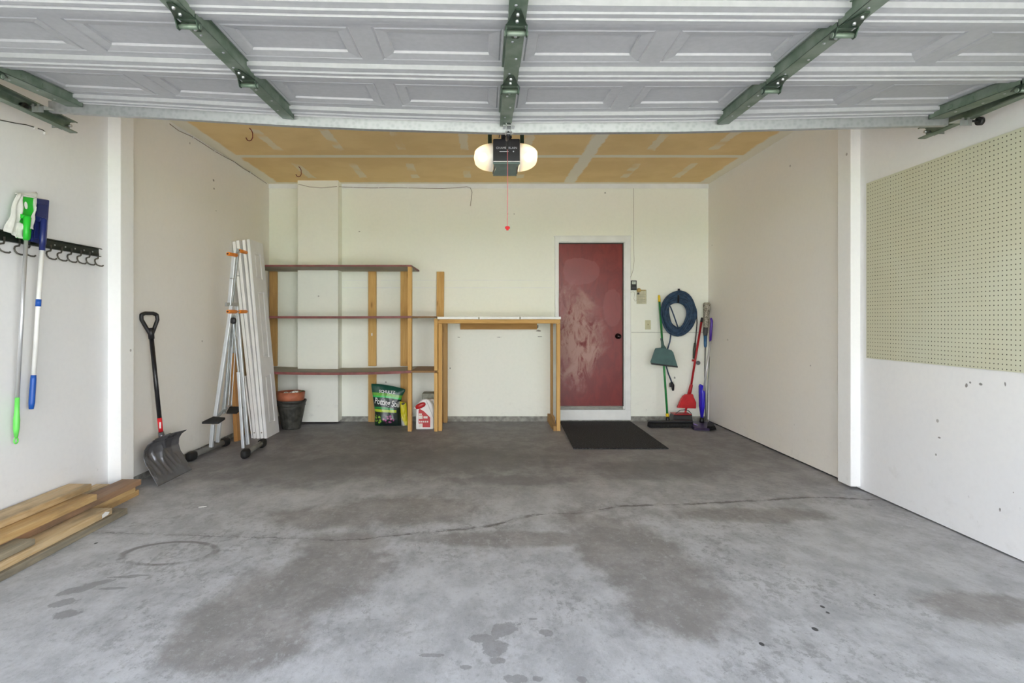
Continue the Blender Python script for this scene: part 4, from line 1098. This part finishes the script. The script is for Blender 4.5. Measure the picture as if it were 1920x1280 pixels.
# wire stapled along the top of the back wall and down the left wall's ceiling corner
pts = [at(510, 351, YB-.01), at(550, 349.5, YB-.01), (-2.243, 7.04, at(0, 343, 7.04).z)]
pts = [(-2.23, 7.043, at(0, 345, 7.04).z), (-2.1, 7.043, at(0, 350, 7.04).z), (-1.95, 7.043, at(0, 352, 7.04).z), (-1.77, 7.043, at(0, 349.5, 7.04).z), (-1.745, 7.14, at(0, 350, 7.14).z), (-1.72, YB-.016, at(0, 351, YB).z)]
pts += [at(px, py, YB-.016) for px, py in ((660, 351), (700, 352), (730, 351.5), (765, 352), (800, 353), (830, 353.5), (860, 351.5), (875, 350), (882, 352), (885, 360), (883.5, 373), (882, 386))]
ww = thing('back_wall_wire', 'thin brown wire stapled under the ceiling of the back wall with a dangling end', 'wire', pts[8])
obj('wire', MB().tube(pts, .0026, 6), WIRE, ww)
for px in (662, 710, 765, 828): 
    p = at(px, 352, YB-.016); obj('staple', MB().box((p.x-.005, YB-.02, p.z-.006), (p.x+.005, YB-.011, p.z+.006)), WHITEP, ww)
def lw(px, py, d=.006, X=XL):
    x = X + d; Y = x*F/(px - CX); return Vector((x, Y, EYE - (py - CY)*Y/F))
lc = [(318, 232), (335, 245), (362, 257), (390, 275), (402, 283), (425, 296), (439, 303), (455, 315), (469, 323), (485, 334), (500, 344)]
lwire = thing('corner_wire', 'thin wire looping along the ceiling corner above the snow shovel', 'wire', lw(402, 283))
obj('wire', MB().tube([lw(*p) for p in lc], .0026, 6), WIRE, lwire)
for p in ((362, 257), (402, 283), (439, 303), (469, 323)): 
    c_ = lw(*p); obj('staple', MB().box((XL, c_.y-.008, c_.z-.006), (XL+.012, c_.y+.008, c_.z+.006)), WHITEP, lwire)
lw2 = thing('track_wire', 'short thin wire stapled below the garage door track above the mops', 'wire', lw(60, 240, .006, XLF))
obj('wire', MB().tube([lw(px, py, .005, XLF) for px, py in ((-60, 208), (0, 225), (30, 231), (50, 234), (66, 239), (80, 243.5), (86, 248))], .0028, 6), plain('dark_wire', (.05, .05, .04), .6), lw2)
for p in ((66, 240), (85, 250)):
    c_ = lw(*p, .005, XLF); obj('staple', MB().box((XLF, c_.y-.010, c_.z-.008), (XLF+.012, c_.y+.010, c_.z+.008)), WHITEP, lw2)

# red hooks screwed into the ceiling
for (x, y, lab) in ((-2.055, 5.14, 'dark red ceiling hook nearer the raised garage door'), (-2.03, 6.42, 'dark red ceiling hook nearer the back wall')):
    P = [(0, 0, 0), (.018, 0, -.022), (.030, 0, -.045), (.031, 0, -.085), (.020, 0, -.108), (.002, 0, -.116), (-.016, 0, -.110), (-.028, 0, -.088)]
    tag(obj('ceiling_hook', MB().tube([(x + a, y, ZC + .004 + c_) for a, _, c_ in P], .0042, 8), plain('dark_red_vinyl', (.20, .02, .012), .45)), lab, 'hook')

# ------------------------------------------------------------------ corner with brooms
gbm = thing('green_broom', 'green-handled push broom with yellow tip and a teal dustpan clipped on', 'broom', (2.12, 6.85, 0))
P0, P1 = at(1251.5, 781, 6.86), at(1236.5, 566, 7.20)
HG = plain('green_handle', (.02, .23, .055), .4); YEL = plain('yellow_plastic', (.80, .58, .02), .4)
obj('handle', MB().cyl(P0, P1, .0125, n=16), HG, gbm, label='green handle')
dd = (P1 - P0).normalized()
obj('tip', MB().tube([P1, P1 + dd*.075, P1 + dd*.088], [.015, .015, .008], 16), YEL, gbm, label='yellow handle tip')
obj('collar', MB().cyl(P0 - dd*.005, P0 + dd*.035, .019, n=16), YEL, gbm, label='yellow collar')
obj('head_socket', MB().tube([P0 - dd*.075, P0 - dd*.02, P0 + dd*.006], [.028, .022, .018], 14), BLACKP, gbm)
hx0, hx1 = at(1218, 0, 6.80).x, at(1301, 0, 6.80).x
obj('broom_block', MB().box((hx0, 6.81, .052), (hx1, 6.90, .082)), BLACKP, gbm, bevel=.012, seg=3)
br = MB(); random.seed(3)
for k in range(60):
    for j in range(5):
        x = hx0 + .006 + (hx1 - hx0 - .012)*k/59; y = 6.820 + j*.017
        br.cyl((x, y, .055), (x + random.uniform(-.004, .004), y + (j-2)*.006 + random.uniform(-.004, .004), .002), .0045, .0055, 5)
bo = obj('bristles', br, RUBBER, gbm, label='black bristles'); bo['kind'] = 'stuff'
dpY = 7.02
def dp(px, py, Y=None): return at(px, py, dpY if Y is None else Y)
TEAL = plain('teal_plastic', (.055, .125, .12), .5, var=.1)
poly = [(1227, 652.5), (1230, 652), (1240, 651), (1257, 656), (1260.5, 660), (1268.5, 686), (1267, 688), (1219.5, 681), (1218, 678)]
pp = [dp(*q) for q in poly]
obj('dustpan', MB().prism([(p.x, p.z) for p in pp], (0, dpY-.045, 0), (1,0,0), (0,0,1), (0, .022, 0)), TEAL, gbm, bevel=.006, seg=3, label='teal dustpan clipped to the handle')
lip = [dp(1219, 679.5), dp(1268.5, 686), dp(1268, 688.5), dp(1219.5, 682.5)]
obj('dustpan_lip', MB().prism([(p.x, p.z) for p in lip], (0, dpY-.055, 0), (1,0,0), (0,0,1), (0, .035, 0)), BLACKP, gbm, bevel=.002)
obj('dustpan_neck', MB().tube([dp(1240, 634, 7.07), dp(1241.5, 640, 7.06), dp(1242.5, 648, 7.04), dp(1244, 656, 7.0)], [.020, .024, .030, .055], 16, flat=.6), TEAL, gbm)

cd = thing('cord_coil', 'thick coil of dark blue cord hanging on a black wall hook', 'cord', at(1273, 587, 7.15))
CB = Mat('dark_blue_cord', .6); CB.col(CB.mix(CB.noise(30, 3).step(.3, .7), (.012, .035, .075), (.030, .075, .145))); CB.bump(CB.noise(200, 2), .3, .002); CB = CB.m
def coil_pt(a, k, amp=1.0):
    # teardrop loops: narrow at the top where they hang, round below
    rr = random.Random(k); rx = 25.5 + (rr.random() - .5)*13; rz = 35 + (rr.random() - .5)*14
    ox = (rr.random() - .5)*2.5; oy = (rr.random() - .5)*.055
    c_, s_ = math.cos(a), math.sin(a)
    px = 1273 + ox + rx*c_*(1 + (.22 if rx < 26 else .02)*s_); py = 587.5 - rz*s_ + 1.2*math.sin(3*a + k)
    return at(px, py, 7.165 + oy + .012*math.sin(2*a + k*1.3))
cc = MB()
for k in range(17):
    cc.tube([coil_pt(2*math.pi*i/48, k) for i in range(49)], .0135, 8, caps=False)
for k in range(5):
    rr = random.Random(90 + k); a0, b0 = 1268 + rr.random()*4, 592 + rr.random()*3
    cc.tube([at(a0 + (19 + rr.random()*0 + k*1.5)*math.cos(2*math.pi*i/48)*(1 + .25*math.sin(2*math.pi*i/48)), b0 - (26 + k*1.6)*math.sin(2*math.pi*i/48), 7.12 + .012*math.sin(i*.3 + k)) for i in range(49)], .012, 8, caps=False)
obj('coil', cc, CB, cd, label='bundle of dark blue loops')
obj('cord_tail', MB().tube([at(1258, 624, 7.12), at(1256, 640, 7.13), at(1251.5, 655, 7.13), at(1247, 670, 7.14), at(1249, 686, 7.13), at(1253, 700, 7.14), at(1258, 712, 7.15), at(1260, 718, 7.16)], .0085, 8), CB, cd)
obj('plug', MB().tube([at(1259, 716, 7.16), at(1261, 722, 7.16), at(1262, 732, 7.16)], [.014, .022, .012], 10).box(tuple(at(1255, 725, 7.17)), tuple(at(1259, 718, 7.14))), BLACKP, cd, label='black plug end')
obj('cord_tail', MB().tube([at(1306, 585, 7.16), at(1307, 605, 7.18), at(1305, 628, 7.19), at(1303, 645, 7.19)], .007, 8), BLACKP, cd)
obj('connector', MB().tube([at(1303, 643, 7.19), at(1302, 655, 7.19), at(1301, 672, 7.19)], [.012, .017, .015], 12), plain('dark_connector', (.05, .06, .05), .4), cd)
obj('cord_strand', MB().tube([at(1252, 566, 7.12), at(1258, 577, 7.10), at(1264, 593, 7.10), at(1272, 616, 7.12)], .008, 8), CB, cd)
wh = MB().box(tuple(at(1270.5, 560, YW)), tuple(at(1275, 541, YW-.02))).tube([at(1273, 556, YW-.02), at(1272.5, 563, YW-.09), at(1272, 566, YW-.15), at(1272, 560, YW-.185), at(1272, 553, YW-.185)], .011, 10)
tag(obj('wall_hook', wh, BLACKP), 'black wall hook carrying the blue cord coil', 'hook')

rb = thing('red_dustpan', 'red long-handled dustpan with flared red scoop leaning in the corner', 'dustpan', at(1284, 776, 7.12))
P0, P1 = at(1296, 722, 7.14), at(1315, 604, 7.20); dd = (P1-P0).normalized()
REDH = plain('red_handle', (.42, .012, .018), .35)
obj('handle', MB().cyl(P0, P1, .0125, n=16), REDH, rb)
obj('handle_end', MB().tube([P1, P1 + dd*.05, P1 + dd*.06], [.014, .014, .008], 14), BLACKP, rb, label='black handle end')
obj('socket', MB().tube([at(1291.5, 742, 7.13), P0, P0 + dd*.01], [.024, .020, .016], 14), REDH, rb)
poly = [(1284.5, 739), (1299, 738.5), (1300.5, 744), (1305, 754), (1304.5, 765.5), (1269, 764), (1276, 748), (1280, 742)]
obj('scoop', MB().prism([(at(*q, 7.1).x, at(*q, 7.1).z) for q in poly], (0, 7.085, 0), (1,0,0), (0,0,1), (0, .035, 0)), RED, rb, bevel=.008, seg=3, label='flared red scoop')
obj('stem', MB().cyl(at(1287, 764, 7.1), at(1284.5, 776, 7.09), .012, n=12), RED, rb)
obj('knob', MB().cyl(at(1309, 680, 7.15), at(1309, 680, 7.19), .026, n=24), BLACKP, rb, label='black round knob')
obj('clip', MB().box(tuple(at(1297, 677, 7.19)), tuple(at(1303, 674, 7.15))), REDH, rb)

bp = thing('black_dustpan', 'black upright dustpan with wire hoop and red rim on the floor', 'dustpan', (2.42, 7.0, 0))
def tr4(x0, x1, x2, x3, y0, y1, z0, z1): return MB().hexa([(x0, y0, z0), (x1, y0, z0), (x1, y1, z0), (x0, y1, z0), (x2, y0+.03, z1), (x3, y0+.03, z1), (x3, y1, z1), (x2, y1, z1)])
obj('pan', tr4(at(1258, 0, 6.95).x, at(1299, 0, 6.95).x, at(1264, 0, 6.95).x, at(1297.5, 0, 6.95).x, 6.92, 7.10, .001, .125), BLACKP, bp, bevel=.008)
obj('rim', MB().box((at(1264, 0, 6.95).x, 6.945, .126), (at(1297, 0, 6.95).x, 7.10, .133)), REDH, bp, label='red rim')
obj('hoop', MB().tube([at(1264, 779, 7.0), at(1268, 774, 7.0), at(1276, 768.5, 7.0), at(1284, 768, 7.0), at(1291, 769.5, 7.0), at(1296, 775, 7.0), at(1297.5, 779, 7.0)], .004, 8), BLACKP, bp, label='black wire hoop')
obj('side_flap', MB().prism([(0, 0), (.055, 0), (.035, .030), (.010, .034)], (at(1224.5, 0, 7.1).x, 7.05, .001), (1,0,0), (0,0,1), (0, .04, 0)), BLACKP, bp)

pm = thing('spray_mop', 'purple spray mop with silver pole and blue bottle on a dark head', 'mop', at(1320, 800, 6.95))
PUR = plain('purple_plastic', (.07, .02, .32), .35); BLU = plain('vivid_blue_bottle', (.03, .02, .55), .25, var=.05)
obj('pole', MB().cyl(at(1319.5, 732, 6.98), at(1332.5, 638, 7.02), .0125, n=16), SILV, pm, label='silver pole')
obj('hand_grip', MB().tube([at(1332, 640, 7.02), at(1333, 620, 7.03), at(1334.5, 602, 7.03), at(1333, 596, 7.03)], [.013, .016, .015, .010], 14), PUR, pm, label='purple grip')
obj('bottle', MB().tube([at(1312, 721, 7.03), at(1314, 723, 7.03), at(1316, 735, 7.03), at(1316, 760, 7.03), at(1316, 785, 7.02)], [.018, .040, .056, .052, .020], 20, flat=.62), BLU, pm, label='vivid blue liquid bottle')
obj('nozzle_body', MB().tube([at(1320, 731, 7.0), at(1318, 745, 6.99)], [.016, .014], 12), PUR, pm)
obj('joint', MB().tube([at(1316, 783, 7.02), at(1316, 792, 7.0)], [.022, .028], 12), BLACKP, pm)
hd = [(1287.5, 790), (1310, 791), (1326, 801), (1322, 806), (1306, 803), (1290, 794.5)]
obj('mop_head', MB().hexa([fl(1300, 806, .004), fl(1331, 808, .004), fl(1326, 794, .004), fl(1288, 793, .004), fl(1302, 801, .03), fl(1330, 803, .03), fl(1325, 790, .03), fl(1288, 789, .03)]), plain('dark_purple_head', (.03, .02, .07), .4), pm, bevel=.005)
obj('head_edge', MB().tube([fl(1288.5, 790, .035), fl(1296, 793, .035), fl(1308, 797, .035)], [.004, .010, .004], 8), plain('lilac_edge', (.20, .15, .38), .4), pm)

tm = thing('string_mop', 'mop stored head up with dusty white head wrap and blue collar, by the corner', 'mop', at(1324, 790, 7.15))
CLT = Mat('dusty_mop_yarn', .9); _n = CLT.noise(60, 3, .6, 1, 1, .5, dist=2); CLT.col(CLT.mix(_n.step(.38, .62), (.12, .10, .08), (.52, .49, .41))); CLT.bump(_n, .8, .006); CLT = CLT.m
obj('yarn_head', MB().tube([at(1325, 567, 7.15), at(1325, 570, 7.15), at(1325, 580, 7.15), at(1324.5, 592, 7.15), at(1324, 605, 7.15), at(1323, 614, 7.15)], [.028, .043, .040, .032, .036, .033], 18), CLT, tm, label='dusty white bundled head')
obj('dark_collar', MB().tube([at(1323, 613, 7.15), at(1322.5, 622, 7.15), at(1322.5, 629, 7.15)], [.028, .028, .022], 16), plain('charcoal_plastic', (.06, .06, .065), .5), tm)
obj('blue_collar', MB().tube([at(1322.5, 628, 7.15), at(1322.5, 648, 7.15), at(1322.5, 651, 7.15)], [.020, .017, .012], 16), plain('steel_blue_plastic', (.03, .13, .27), .4), tm, label='steel blue collar')
obj('pole', MB().tube([at(1322.5, 648, 7.15), at(1321.5, 700, 7.17), at(1323, 788, 7.17)], .0085, 12), plain('grey_pole', (.25, .26, .27), .4, .3), tm, label='grey pole')

db = thing('dark_broom', 'dark broom head on the floor with a grey pole, nearest the side wall', 'broom', at(1328, 800, 6.95))
obj('pole', MB().cyl(at(1325.5, 786, 6.97), at(1330, 668, 7.06), .008, n=12), plain('dull_grey_pole', (.30, .32, .29), .4, .3), db)
obj('broom_head', MB().hexa([fl(1325, 806.5, .002), fl(1343.5, 805, .002), fl(1337, 793.5, .002), fl(1326.5, 793.5, .002), fl(1326, 799, .055), fl(1341, 799, .055), fl(1336, 791, .060), fl(1327, 791, .060)]), RUBBER, db, bevel=.004)
tag(obj('white_stick', MB().beam(at(1328, 786, 7.15), at(1329, 698, 7.16), .014, .008, up=(0, 1, 0)), WHITEP), 'thin white strip standing in the corner behind the spray mop', 'strip')

# floor crumbs
tag(obj('paper_scrap', MB().prism([(0, 0), (.03, .005), (.045, .02), (.02, .018)], fl(372, 951, .001), (1,0,0), (0,1,0), (0,0,.003)), WHITEP), 'tiny white paper scrap on the floor in front of the snow shovel', 'paper scrap')
